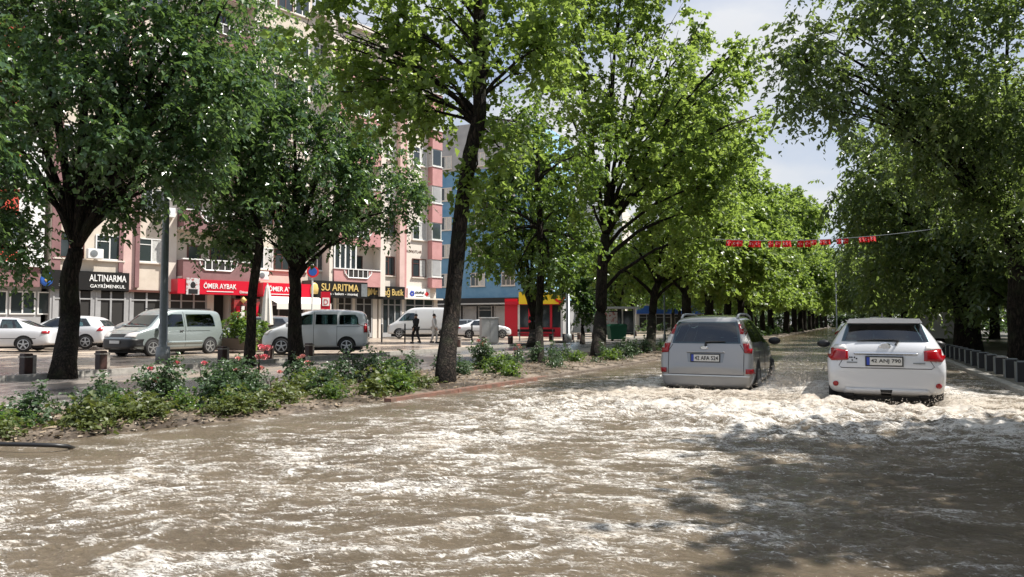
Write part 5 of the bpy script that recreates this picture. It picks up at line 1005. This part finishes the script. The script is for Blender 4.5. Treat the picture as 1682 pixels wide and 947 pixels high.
# --- blue building: front facing the camera side, flank towards the street
c0 = Vector((-31.6, 73.5, 0)); wN = 12.5
b = Bld('apartment_building', 'blue apartment building with its flank tinted paler for sunlight behind the leaning trunk', 0, wN, 14, 23, org=c0+Vector((-wN, 0, 0)), rz=0)
def bx(px): r = ray(px, 450); t = 73.5/r.y; return r.x*t - (c0.x-wN)
def bz(px, py): r = ray(px, py); return CAMZ + r.z*73.5/r.y
zt = bz(735, 283)
b.wall(0, wN, 4.2, zt, M['blue']); b.wall(0, wN-.003, zt+.003, 24, M['greywall']); b.wall(wN, wN+.05, 4.2, 24, M['sunlitblue'], y0=.003, name='sunlit_flank'); b.wall(.1, wN-.1, 0, 4.2, M['greywall'], y0=.5)  # flank coloured lighter than the front, as if in sun
b.wall(0, wN, 3.6, 4.2, M['dark'], y0=-.1, y1=.5, name='shop_fascia'); b.wall(1, wN-1.5, 3.45, 3.6, M['galv'], y0=-1.2, y1=-.1, name='canopy')
for py in (267, 319, 367, 412, 460):
    z = bz(728, py+11); b.window(bx(729), z, 2.0, 1.5, 'lightcream', panes=3, curtain=True); b.window(bx(785), z, 1.8, 1.5, 'lightcream', panes=3, curtain=True); b.window(bx(835), z, 1.6, 1.5, 'lightcream', panes=3)
for k in range(6): b.shop(.4+k*1.95, 2.0+k*1.95, 3.3, 1, 'glass' if k % 2 else 'greywall')
for z in floors(5, 5.2):
    for yy in (2.5, 6, 9.5):
        f = MB().box(wN+.052, wN+.11, yy-.7, yy+.7, z, z+1.5).build('window', M['frame'], b.o); MB().box(wN+.112, wN+.13, yy-.6, yy+.6, z+.1, z+1.4).build('pane', M['glass'], f)
# --- pale block beyond, and two distant ones seen between the trunks
b = Bld('apartment_building', 'pale grey block beyond the blue building, above the yellow roofed restaurant', 0, 9, 12, 17, org=Vector((-36, 92, 0)), rz=R(10)); b.wall(0, 9, 0, 17, M['lightcream'])
for z in floors(4, 4.6): b.window(1.8, z, 1.6, 1.4); b.window(4.6, z, 1.6, 1.4); b.window(7.4, z, 1.6, 1.4)
b.wall(0, 9, 3.9, 4.2, M['white'], y0=-.9, y1=-.002, name='balcony_slab'); b.wall(0, 9, 7.1, 7.4, M['white'], y0=-.9, y1=-.002, name='balcony_slab')
b = Bld('shop_building', 'low shop with a blue front far down the left pavement beyond the bus shelter', 0, 12, 8, 5, org=Vector((-32, 118, 0)), rz=R(35)); b.wall(0, 12, 0, 5, M['lightcream']); b.wall(0, 12, 2.9, 4.2, M['shopblue'], y0=-.4, y1=-.002, name='fascia')
for k in range(4): b.shop(.5+k*2.9, 3+k*2.9, 2.8, 2, 'dark')
b = Bld('apartment_building', 'brownish block half hidden by trees beyond the bus shelter', 0, 22, 12, 13, org=Vector((-48, 128, 0)), rz=R(30)); b.wall(0, 22, 0, 13, M['cream'])
for z in floors(3, 2.2): [b.window(1.8+k*3, z, 1.6, 1.4) for k in range(7)]

# --- red kiosk restaurant with the yellow roof sign
p = at(829, 540, 68); q = at(925, 540, 68)
rz = math.atan2(q.y-p.y, q.x-p.x); w = (q-p).length; o = thing('kiosk_restaurant', 'small red restaurant with a yellow roof sign board, right of the blue building', 'restaurant', (p.x, p.y, .1), rz)
MB().box(0, w*.22, 0, 4, 0, 3.55).build('side_wall', M['signred'], o); MB().box(w*.22+.003, w, .4, 4, 0, 3.0).build('shop_window', M['glass'], o); MB().box(0, w, -.3, 4, 3.0, 3.3).build('eave', M['signred'], o)
MB().box(w*.24, w*.92, -.42, -.301, 3.05, 4.15).build('sign_board', M['signyellow'], o); MB().box(w*.22, w, .3, .398, 0, .9).build('base_wall', M['signred'], o)
for k in range(5): x = w*(.24+.185*k); MB().box(x-.1, x+.1, .1, .3, 0, 3).build('pillar', M['signred' if k % 2 else 'white'], o)
MB().lathe([(.5, -.05), (.5, .05), (.4, .1)], 18, Matrix.Translation((w*.93, -.45, 3.7)) @ Matrix.Rotation(PI/2, 4, 'X')).build('round_emblem', M['redflag'], o)
MB().lathe([(.3, -.05), (.3, .06)], 14, Matrix.Translation((w*.93, -.55, 3.7)) @ Matrix.Rotation(PI/2, 4, 'X')).build('emblem_core', M['signyellow'], o)
# ================================================================== street furniture and small things
def bollard(loc, s=1.0):
    o = thing('bollard', None, 'bollard', loc); MB().box(-.11, .11, -.11, .11, -.02, .50*s, bev=.015).build('post', M['bollard'], o); MB().box(-.125, .125, -.125, .125, .40*s, .44*s).build('band', M['bollstone'], o); MB().box(-.10, .10, .112, .2, -.02, .46*s).build('stone_side', M['bollstone'], o); return o
b0 = None
BL = {43: 'short brown bollard nearest the left edge, left of the thick trunk', 166: 'short brown bollard just right of the thick trunk, below the grey green van', 365: 'short brown bollard between the lamp post and the slim leaning tree', 440: 'short brown bollard left of the round dark tree', 507: 'short brown bollard right of the round dark tree'}
def bollY(px, X=-18.85): r = ray(px, 590); t = X/r.x; return r.y*t
for px in list(BL) + [752, 795, 838, 880, 905, 927, 940, 951, 975, 1003, 1044]:
    y = bollY(px); loc = (-18.85, y, .16)
    if b0 is None: c = b0 = bollard(loc)
    else: c = copy_tree(b0); c.location = loc
    if px in BL: c['label'] = BL[px]; c.pop('group', None)
    else: c['label'] = 'short dark bollard in the far row along the left pavement beyond the leaning trunk'; c['group'] = 'far bollards along the left pavement'
# dark square bollards on the right pavement
rb_ = None; y = 9.6; k = 0
while y < 60:
    if rb_ is None:
        c = rb_ = thing('bollard', None, 'bollard', (3.25, y, .19)); MB().box(-.13, .13, -.13, .13, -.02, .42, bev=.015).build('post', M['black'], c); MB().box(-.10, .10, -.10, .10, .421, .44).build('cap', M['steel'], c); MB().box(-.145, -.131, -.12, .12, 0, .42).build('edge_plate', M['steel'], c)
    else: c = copy_tree(rb_); c.location = (3.25, y, .19)
    c['label'] = 'dark square bollard in the even row along the right pavement'; c['group'] = 'dark bollards along the right pavement'
    y += 1.3
# lamp posts
def lamp(px, py, d, label, r=.09, H=9, arm=True, z0=.18):
    p = at(px, py, d); o = thing('street_lamp', label, 'lamp post', (p.x, p.y, z0)); MB().tube([(0, 0, -.05), (0, 0, .5), (0, 0, .52), (0, 0, H)], [r*1.7, r*1.6, r, r*.6], 12).build('pole', M['steel'], o, smooth=True)
    if arm: MB().tube([(0, 0, H-.1), (.3, 0, H+.35), (1.4, 0, H+.5)], [r*.6, r*.5, r*.4], 8).build('arm', M['steel'], o, smooth=True); MB().box(1.2, 1.9, -.13, .13, H+.44, H+.56, bev=.03).build('lamp_head', M['galv'], o)
    return o
lamp(267, 600, 23.3, 'tall dark grey lamp post in front of the grey green van', .13)
lamp(933, 560, 50, 'grey lamp post right of the yellow and red restaurant', .15, 9)
lamp(1092, 560, 48, 'thin pale post with a small lamp left of the silver people carrier', .06, 4.2)
lamp(1375, 560, 62, 'thin post on the median far down the flooded road', .06, 6)
# no-parking sign
p = at(512, 560, 33.5); o = thing('road_sign', 'round red parking sign on a thin white pole behind the white people carrier', 'road sign', (p.x, p.y, .2))
MB().cyl(0, 0, -.05, 3.9, .04, 10).build('pole', M['white'], o); Mx = Matrix.Rotation(R(50), 4, 'Z') @ Matrix.Translation((0, -.06, 3.55)) @ Matrix.Rotation(PI/2, 4, 'X')
f = MB().lathe([(.27, -.01), (.27, .01)], 24, Mx).build('disc', M['redflag'], o); MB().lathe([(.19, .011), (.19, .016)], 24, Mx).build('disc_centre', M['shopblue'], f)
sg_ = thing('hanging_sign', 'small red box sign with white lettering beside the thin white pole', 'sign', (p.x-1.4, p.y+2.2, 1.9), R(50)); MB().box(.08, .52, -.08, .08, .2, 1.05).build('panel', M['signred'], sg_); MB().box(.13, .47, -.1, -.081, .36, .76).build('white_square', M['letter'], sg_); text_obj('D', .2, .26, M['signred'], sg_, (.3, -.105, .55), (PI/2, 0, 0)); MB().cyl(.3, 0, -1.75, .2, .04, 8).build('post', M['galv'], sg_)
# closed parasol, planters
p = at(438, 560, 34); o = thing('parasol', 'closed cream parasol between the slim trunk and the round tree', 'parasol', (p.x, p.y, .25)); MB().cyl(0, 0, 0, 3.0, .03, 8).build('pole', M['white'], o)
pr = [(.02, 2.95), (.08, 2.8), (.16, 2.3), (.2, 1.7), (.24, 1.1), (.12, 1.05)]; mb = MB(); n = 16; vs = []
for r_, z in pr:
    for k in range(n): q = 2*PI*k/n; rr_ = r_*(1+.25*(k % 2)); vs.append((rr_*math.cos(q), rr_*math.sin(q), z))
mb.add(vs, [(i*n+k, i*n+(k+1) % n, (i+1)*n+(k+1) % n, (i+1)*n+k) for i in range(len(pr)-1) for k in range(n)]).build('canopy', M['cloth'], o); MB().lathe([(.3, 0), (.3, .12), (.05, .16)], 16).build('base', M['greywall'], o)
def shrub(name, label, loc, pot, lobes, leaf, seed, cat='plant', group=None, **kw):
    o = thing(name, label, cat, loc, 0, group)
    if pot:
        pw, ph, pl = pot; mb = MB(); mb.box(-pl/2, pl/2, -pw/2, pw/2, 0, ph, bev=.02); pb = mb.build('planter', M['terracotta'], o); MB().box(-pl/2+.06, pl/2-.06, -pw/2+.06, pw/2-.06, ph+.001, ph+.02).build('soil', M['bark'], pb)
    C, V = crown_mesh(lobes, seed, **kw); link('foliage', raw_mesh('foliage', V, np.arange(len(V)).reshape(-1, 4)), LM[leaf], o)
    mb = MB(); r2 = random.Random(seed)
    for c, r in lobes: mb.tube([(c[0]*.3, c[1]*.3, .02), (c[0]*.8, c[1]*.8, c[2]*.6), c], [.02, .015, .008], 5)
    mb.build('stem', M['bark'], o); return o
p = at(386, 565, 31.5)
shrub('potted_shrub', 'bushy green plant in a long planter between the grey green van and the slim trunk', (p.x, p.y, .28), (.5, .5, 2.0), [((-.5, 0, 1.0), (.55, .45, .5)), ((.3, 0, 1.05), (.6, .45, .5)), ((.8, 0, .8), (.4, .4, .4)), ((0, 0, 1.35), (.35, .3, .35))], 'mid', 51, dens=22, ll=.13, lw=.05, tl=.28, nlf=8, ntw=4)
p = at(424, 565, 32.5)
shrub('potted_shrub', 'smaller green plant in a planter between the slim trunk and the parasol', (p.x, p.y, .28), (.45, .45, 1.0), [((-.2, 0, .9), (.4, .35, .4)), ((.25, 0, .85), (.35, .35, .35))], 'mid', 52, dens=22, ll=.12, lw=.05, tl=.25, nlf=8, ntw=4)
# cabinet, bench rail, posts
p = at(803, 568, 43); o = thing('utility_cabinet', 'tall pale cabinet standing on the pavement right of the leaning trunk', 'cabinet', (p.x, p.y, .2), R(38)); MB().box(-.5, .5, -.3, .3, 0, 1.5, bev=.02).build('body', M['greywall'], o); MB().box(-.46, -.02, -.325, -.301, .1, 1.4).box(.02, .46, -.325, -.301, .1, 1.4).build('door', M['galv'], o); MB().box(-.54, .54, -.34, .34, 1.501, 1.56).build('lid', M['white'], o)
p = at(850, 556, 50); q = at(912, 556, 50); o = thing('bench', 'long dark bench on the pavement in front of the restaurant', 'bench', (p.x, p.y, .2), math.atan2(q.y-p.y, q.x-p.x)); w = (q-p).length
for k in range(3): MB().box(0, w, -.05+k*.16, .07+k*.16, .46, .51).build('seat_board', M['black'], o)
MB().box(0, w, .42, .46, .62, .80).build('backrest', M['black'], o)
for k in (.15, w/2, w-.15): MB().box(k-.04, k+.04, 0, .4, 0, .458).box(k-.04, k+.04, .4, .44, 0, .8).build('leg', M['steel'], o)
for i, px in enumerate((627, 665, 775, 818)):
    p = at(px, 566, 47); o = thing('post', 'thin dark post standing in a line across the pavement near the pedestrians', 'post', (p.x, p.y, .2), 0, 'thin dark posts near the pedestrians'); MB().cyl(0, 0, 0, 1.15, .05, 8).build('shaft', M['black'], o); MB().lathe([(.07, 1.151), (.05, 1.2), (.01, 1.22)], 10).build('cap', M['galv'], o)
# bus shelter and bin
p = at(994, 560, 58); q = at(1046, 560, 58); w = (q-p).length; o = thing('bus_shelter', 'flat roofed bus shelter with a poster panel behind the green bin', 'bus shelter', (p.x, p.y, .2), math.atan2(q.y-p.y, q.x-p.x))
MB().box(-.2, w+.2, -.3, 1.4, 2.35, 2.5).build('roof', M['galv'], o)
for x in (0, w*.62, w): MB().box(x-.05, x+.05, 1.1, 1.2, 0, 2.348).build('post', M['white'], o)
MB().box(0, w, 1.2, 1.23, .3, 2.2).build('rear_pane', M['glass'], o); MB().box(.05, 1.1, .9, 1.0, .7, 2.1).build('poster_panel', M['poster'], o); MB().box(1.3, w-.2, .7, 1.05, .45, .5).build('seat', M['steel'], o)
p = at(1013, 560, 50); o = thing('waste_container', 'green waste container beside the bus shelter', 'bin', (p.x, p.y, .2), R(35)); MB().prism([(-.5, .12), (.5, .12), (.6, 1.0), (-.6, 1.0)], -.4, .4).build('body', M['green'], o); MB().prism([(-.64, 1.003), (.64, 1.003), (.5, 1.16), (-.5, 1.16)], -.44, .44).build('lid', M['green'], o)
for sx in (-.4, .4): MB().lathe([(.09, -.03), (.09, .03)], 12, Matrix.Translation((sx, -.3, .09)) @ Matrix.Rotation(PI/2, 4, 'X')).build('wheel', M['rubber'], o)
# string of red flags across the road
p = Vector((-6.6, 40, 0)); A_ = at(1170, 392, 27); B_ = at(1560, 372, 24); o = thing('flag_garland', 'string of small red flags stretched high across the road', 'flag string', A_)
def cat_(f): v = (B_-A_)*f; return v + Vector((0, 0, -1))*(.22*4*f*(1-f))
MB().tube([cat_(k/24) for k in range(25)], .012, 5).build('cord', M['steel'], o)
dirr = (B_-A_).normalized(); ang = math.atan2(dirr.y, dirr.x)
for k in range(24):
    if k in (3, 6, 11, 17, 20): continue
    f = .08 + .62*k/23 + rnd.uniform(-.008, .008); c = cat_(f); s = rnd.uniform(.085, .115) if f < .45 else .08; hgt = .24 if f < .45 else .19
    mb = MB(); nx = 5; vs = []
    for j in range(nx+1):
        x = -s+2*s*j/nx; yv = .03*math.sin(j*2+k); vs += [(x, yv, -.01), (x, yv*2, -hgt)]
    mb.add(vs, [(2*j, 2*j+1, 2*j+3, 2*j+2) for j in range(nx)]); fl = mb.build('flag', M['redflag'], o, c, (rnd.uniform(-.3, .3), rnd.uniform(-.2, .2), ang))
    sol = fl.modifiers.new('s', 'SOLIDIFY'); sol.thickness = .004
    cr = MB(); cr.add([(-.03+.04*math.cos(a), -.045, -hgt/2+.04*math.sin(a)) for a in [.7+i*(2*PI-1.4)/8 for i in range(9)]] + [(-.02+.03*math.cos(a), -.045, -hgt/2+.03*math.sin(a)) for a in [.9+i*(2*PI-1.8)/8 for i in range(9)]], [(i, i+1, i+10, i+9) for i in range(8)])
    pts = []; [pts.append((.04+(.022 if i % 2 == 0 else .009)*math.cos(i*PI/5+PI), -.045, -hgt/2+(.022 if i % 2 == 0 else .009)*math.sin(i*PI/5+PI))) for i in range(10)]
    cr.add(pts, [tuple(range(10))]); cr.build('crescent_and_star', M['letter'], fl)
# hose at the bed edge
tag(MB().tube([gp(-25, 727, .2), gp(0, 729, .2), gp(50, 730, .21), gp(90, 731, .2), gp(112, 733, .17), gp(125, 738, .1)], .022, 8).build('hose', M['black'], smooth=True), 'black hose lying along the water edge at the lower left', 'hose')
# grey slab and lit board on the right pavement among trunks
p = Vector((7.4, 24, .19)); o = thing('park_table', 'pale topped table among the dark trunks on the right', 'table', p, R(10)); MB().box(-.8, .8, -.4, .4, .7, .76).build('tabletop', M['kerb'], o)
for sx in (-.6, .6): MB().box(sx-.05, sx+.05, -.3, .3, 0, .698).build('leg', M['steel'], o)
p = Vector((3.9, 41, .19)); o = thing('kiosk_board', 'grey notice board beside the right pavement just past the white hatchback', 'board', p, R(-15)); MB().box(-.9, .9, -.04, .04, .5, 1.75).build('panel', M['greywall'], o)
for sx in (-.8, .8): MB().box(sx-.04, sx+.04, .045, .1, 0, 1.7).build('post', M['steel'], o)

# ------------------------------------------------------------------ people
def skin(name, V, E, rad, m, parent, sub=2, root=0):
    me = bpy.data.meshes.new(name); me.from_pydata([Vector(v) for v in V], E, []); o = bpy.data.objects.new('t', me); COL.objects.link(o)
    sk = o.modifiers.new('sk', 'SKIN'); ss = o.modifiers.new('ss', 'SUBSURF'); ss.levels = sub
    for i, r in enumerate(rad): me.skin_vertices[0].data[i].radius = (r if isinstance(r, tuple) else (r, r))
    me.skin_vertices[0].data[root].use_root = True
    dg = bpy.context.evaluated_depsgraph_get(); dg.update(); out_ = bpy.data.meshes.new_from_object(o.evaluated_get(dg)); bpy.data.objects.remove(o)
    out_.polygons.foreach_set('use_smooth', [True]*len(out_.polygons)); out_.name = name; return link(name, out_, m, parent)
def person(label, loc, rz, top, bottom, stride=.25, arm=.15, coatlen=.0, bag=None):
    o = thing('person', label, 'person', loc, rz)
    hip = .92; s = stride
    J = dict(pel=(0, 0, .95), wai=(0, 0, 1.1), che=(0, .01, 1.32), nec=(0, .0, 1.47), hd0=(0, .015, 1.56), hd1=(0, .02, 1.68), hd2=(0, .01, 1.735),
             lh=(-.09, 0, .9), rh=(.09, 0, .9), lk=(-.10, .5*s+.04, .5), rk=(.10, -.25*s+.03, .5), la=(-.10, s*.6, .09), ra=(.10, -s*.9, .12), lt=(-.11, s*.6+.17, .04), rt=(.11, -s*.9+.16, .05),
             ls=(-.17, 0, 1.42), rs=(.17, 0, 1.42), le=(-.23, -arm, 1.15), re=(.23, arm, 1.15), lw=(-.24, -arm+.08, .92), rw=(.24, arm+.12, .93), lp=(-.245, -arm+.11, .84), rp=(.245, arm+.17, .86))
    rad = dict(pel=(.15, .11), wai=(.135, .10), che=(.165, .115), nec=.06, hd0=(.07, .08), hd1=(.078, .095), hd2=(.05, .06), lh=.09, rh=.09, lk=.06, rk=.06, la=.042, ra=.042, lt=.035, rt=.035, ls=.065, rs=.065, le=.045, re=.045, lw=.03, rw=.03, lp=(.036, .018), rp=(.036, .018))
    K = list(J); E = [('pel', 'wai'), ('wai', 'che'), ('che', 'nec'), ('nec', 'hd0'), ('hd0', 'hd1'), ('hd1', 'hd2'), ('pel', 'lh'), ('pel', 'rh'), ('lh', 'lk'), ('rh', 'rk'), ('lk', 'la'), ('rk', 'ra'), ('la', 'lt'), ('ra', 'rt'), ('che', 'ls'), ('che', 'rs'), ('ls', 'le'), ('rs', 're'), ('le', 'lw'), ('re', 'rw'), ('lw', 'lp'), ('rw', 'rp')]
    V = [J[k] for k in K]; EE = [(K.index(a), K.index(b_)) for a, b_ in E]; rr_ = [rad[k] for k in K]
    for sd_, wp in (('l', J['lp']), ('r', J['rp'])):        # five fingers each
        for f in range(5):
            i0 = K.index(sd_+'p'); dy = (-.03, -.012, .004, .02, .04)[f]; ln = (.06, .075, .08, .07, .045)[f]
            a = (wp[0], wp[1]+dy, wp[2]-.03); c_ = (wp[0]+(.01 if sd_ == 'l' else -.01), wp[1]+dy*1.2+.012, wp[2]-.03-ln)
            V += [a, c_]; n = len(V); EE += [(i0, n-2), (n-2, n-1)]; rr_ += [.009, .007]
    skin('body', V, EE, rr_, M['skin'], o)
    def sub_(keys, edges, grow, m, name, fix={}):
        ks = list(keys); skin(name, [fix.get(k, J[k]) for k in ks], [(ks.index(a), ks.index(b_)) for a, b_ in edges], [tuple(x+grow for x in rad[k]) if isinstance(rad[k], tuple) else rad[k]+grow for k in ks], m, o)
    sub_(('pel', 'wai', 'che', 'ls', 'rs', 'le', 're', 'lw', 'rw'), [('pel', 'wai'), ('wai', 'che'), ('che', 'ls'), ('che', 'rs'), ('ls', 'le'), ('rs', 're'), ('le', 'lw'), ('re', 'rw')], .025, top, 'jacket', {'pel': (0, 0, .92-coatlen)})
    sub_(('pel', 'lh', 'rh', 'lk', 'rk', 'la', 'ra'), [('pel', 'lh'), ('pel', 'rh'), ('lh', 'lk'), ('rh', 'rk'), ('lk', 'la'), ('rk', 'ra')], .02, bottom, 'trousers', {'pel': (0, 0, .93)})
    for sg, t in ((-1, 'la'), (1, 'ra')): a = J[t]; MB().box(a[0]-.05, a[0]+.05, a[1]-.07, a[1]+.2, a[2]-.09, a[2]+.02, bev=.02).build('shoe', M['black'], o)
    MB().lathe([(.02, .11), (.07, .09), (.1, .03), (.103, -.03), (.085, -.06)], 14, Matrix.Translation((0, -.005, 1.68))).build('hair', M['hair'], o, smooth=True)
    f = MB(); f.box(-.035, -.02, .1, .115, 1.645, 1.655); f.box(.02, .035, .1, .115, 1.645, 1.655); f.box(-.012, .012, .1, .128, 1.60, 1.64); f.box(-.025, .025, .095, .108, 1.572, 1.58); f.build('face', M['hair'], o)
    if bag: MB().box(-.15, .15, -.27, -.14, 1.05, 1.42, bev=.04).build('backpack', M[bag], o)
    return o
p = at(683, 568, 44.5); person('pedestrian in black clothes walking on the pavement in front of the white delivery van', (p.x, p.y, .2), R(70), M['blackcloth'], M['blackcloth'], .3, .14)
p = at(713, 568, 44.5); person('pedestrian in a pale grey jacket beside the leaning trunk', (p.x, p.y, .2), R(-80), M['greycloth'], M['greycloth'], .18, .1, .1)

# ------------------------------------------------------------------ roses and low plants of the flower bed
LM['rose'] = leafmat('leaf_rose', (.04, .075, .035), (.075, .12, .055), (.13, .17, .09), .3, .4, (.1, .2, .03)); LM['yellowgreen'] = leafmat('leaf_low', (.05, .075, .02), (.11, .135, .035), (.25, .13, .05), .35, .5, (.2, .24, .03))
M['petal'] = mat('rose_petal', (.66, .12, .17), .6, noise=(20, (.78, .36, .36), .4, .6)); M['petal2'] = mat('rose_petal_pale', (.75, .38, .34), .6)
def rosebush(name, label, x, y, h, wdt, seed, leaf='rose', fl=0, fm='petal', group=None, dens=16, cat='rose bush'):
    rs2 = random.Random(seed); z = soilz(x, y); o = thing(name, label, cat, (x, y, z), 0, group); lobes = []; mb = MB(); tips = []
    for k in range(max(4, int(wdt*9))):
        a = rs2.uniform(0, 6.28); rr_ = wdt*.5*rs2.random()**.5; hh = h*rs2.uniform(.5, 1.0)*(1-.35*rr_/(wdt*.5)); c = (rr_*math.cos(a), rr_*math.sin(a), hh)
        mb.tube([(c[0]*.25, c[1]*.25, -.03), (c[0]*.7, c[1]*.7, hh*.5), c], [.011, .008, .004], 5); tips.append(c)
        for f in ((.95, .75, .5) if h > .5 else (.8, .45)): q = .13+.06*rs2.random(); lobes.append(((c[0]*(f+.1), c[1]*(f+.1), hh*f), (q, q, q)))
    mb.build('stem', M['bark'], o)
    C, V = crown_mesh(lobes, seed, dens=dens*5, gap=-.3, ll=.056, lw=.025, tl=.14, nlf=7, ntw=2, droop=.3)
    link('foliage', raw_mesh('foliage', V, np.arange(len(V)).reshape(-1, 4)), LM[leaf], o)
    tips.sort(key=lambda c: -c[2])
    for k in range(fl):
        c = tips[k*2 % len(tips)]; q = rs2.uniform(.05, .085); fb = MB()
        for ring, (n, rr_, zz, ln) in enumerate(((6, .9, -.2, 1.0), (5, .55, .15, .9), (4, .25, .4, .7))):
            for j in range(n):
                a = j*2*PI/n+ring; ca, sa = math.cos(a), math.sin(a); ta, tb_ = -sa, ca
                fb.add([(q*(rr_*.2*ca), q*(rr_*.2*sa), q*zz), (q*(rr_*ca+ta*.5), q*(rr_*sa+tb_*.5), q*(zz+.5)), (q*rr_*1.25*ca, q*rr_*1.25*sa, q*(zz+ln)), (q*(rr_*ca-ta*.5), q*(rr_*sa-tb_*.5), q*(zz+.5))], [(0, 1, 2, 3)])
        fb.build('flower', M[fm], o, (c[0]+rs2.uniform(-.1, .1), c[1]+rs2.uniform(-.1, .1), c[2]+rs2.uniform(-.02, .08)))
    return o
def bedx(px, y_): r = ray(px, 640); return r.x/r.y*y_
# flowering bushes that can be pointed out: (px of centre, ground distance Y, height, width, flowers, petals, label)
FL = [(8, 8.3, .95, .9, 3, 'petal', 'grey green rose bush at the left edge with a deep pink bloom on top'), (52, 9.2, .7, .7, 1, 'petal', 'rose bush left of the thick trunk with one small pink bloom low down'),
      (125, 9.6, .95, .8, 0, 'petal', 'tall leafy rose shoot standing in front of the thick trunk'), (205, 9.7, .6, .8, 1, 'petal2', 'low rose bush with a pale faded bloom below the parked van'),
      (272, 9.9, .95, .8, 1, 'petal2', 'tall dense rose bush at the foot of the lamp post'), (354, 10.4, 1.0, .7, 6, 'petal', 'rose bush crowned by the largest cluster of pink blooms'),
      (395, 10.8, .7, .7, 2, 'petal2', 'dark leafy rose bush just right of the largest pink cluster'), (480, 11.4, .8, .8, 3, 'petal2', 'rose bush with red pink blooms below the round tree'), (585, 12.4, 1.05, .9, 0, 'petal', 'tallest dark rose bush, in front of the white people carrier'),
      (655, 13.4, .75, .7, 0, 'petal', 'thin leggy rose bush between the people carrier and the leaning trunk'), (793, 17.5, 1.1, 1.0, 3, 'petal2', 'tall rose bush just right of the leaning trunk'), (845, 19.5, .85, 1.0, 2, 'petal2', 'rose bush between the leaning trunk and the thin young tree')]
for i, (px, y, h, wd, fl, fm, lb) in enumerate(FL):
    X_ = bedx(px, y); X_ = min(X_, float(shoreX(y))-.5); X_ = max(X_, -9.9); rosebush('rose_bush', lb, X_, y, h*.82, wd*.66, 100+i, 'rose', fl, fm)
protos = [rosebush('rose_bush', None, -8.5, 8, .62, .55, 200, 'rose', 0), rosebush('rose_bush', None, -8.2, 10.2, .46, .55, 201, 'rose', 0), rosebush('rose_bush', None, -7.6, 11.4, .36, .6, 202, 'mid', 0)]
GB = 'leafy rose bushes without blooms in the flower bed'; LB = 'leafy green rose bush without open blooms in the flower bed'
for o in protos: o['label'] = LB; o['group'] = GB
r4 = random.Random(12); k = 0; y = 5.6
while y < 47:
    for j in range(3 if y < 10 else 2):
        x = r4.uniform(-9.9, float(shoreX(y))-.45); yy = y + r4.uniform(-.4, .4)
        if (13.6 < yy < 15.4 and x > -9.2) or (x < -9.3 and r4.random() < .4): continue
        c = copy_tree(protos[k % 3]); c.location = (x, yy, soilz(x, yy)-.01); s = r4.uniform(.6, 1.1)*(1 if yy < 16 else 1.15 if yy < 25 else .9); c.scale = (s, s, s*r4.uniform(.8, 1.15)); c.rotation_euler = (0, 0, r4.uniform(0, 6.28)); k += 1
    y += .7 if y < 16 else .95
GY = 'low yellow green plants along the water edge'; LY = 'low yellow green plant at the water side of the flower bed'
yp = rosebush('low_plant', LY, -8.3, 5.9, .18, .34, 300, 'yellowgreen', 0, group=GY, cat='plant'); 
for i in range(20):
    yy = 5.2 + i*.38 + r4.uniform(-.15, .15); x = float(shoreX(yy)) - .4 - r4.uniform(0, 1.5)*(1 if i % 2 else .25); c = copy_tree(yp); c.location = (x, yy, soilz(x, yy)-.01); s = r4.uniform(.7, 1.25); c.scale = (s*1.1, s*1.1, s); c.rotation_euler = (0, 0, r4.uniform(0, 6.28))
# leaf litter and pebbles on the soil
n = 9000; y_ = rs.rand(n)**1.5*34+4.5; x_ = -10.1 + rs.rand(n)*(shoreX(y_)+10.1-.1); z_l = .06+.15*np.clip((shoreX(y_)-x_+.15)/.55, 0, 1)+.015
s_ = (.012+.03*rs.rand(n)**2)[:, None, None]; t_ = rs.randn(n, 4, 3)*.35 + np.array([(-1, 0, 0), (0, -1, 0), (1, 0, .3), (0, 1, .3)])[None]; V = np.stack([x_, y_, z_l], 1)[:, None] + t_*s_
tag(link('leaf_litter', raw_mesh('leaf_litter', V.reshape(-1, 3), np.arange(4*n).reshape(-1, 4)), leafmat('litter', (.1, .06, .03), (.28, .22, .15), (.4, .36, .3), .05, .8, (.2, .15, .05))), 'fallen leaves and small stones scattered over the soil', 'litter', kind='stuff')
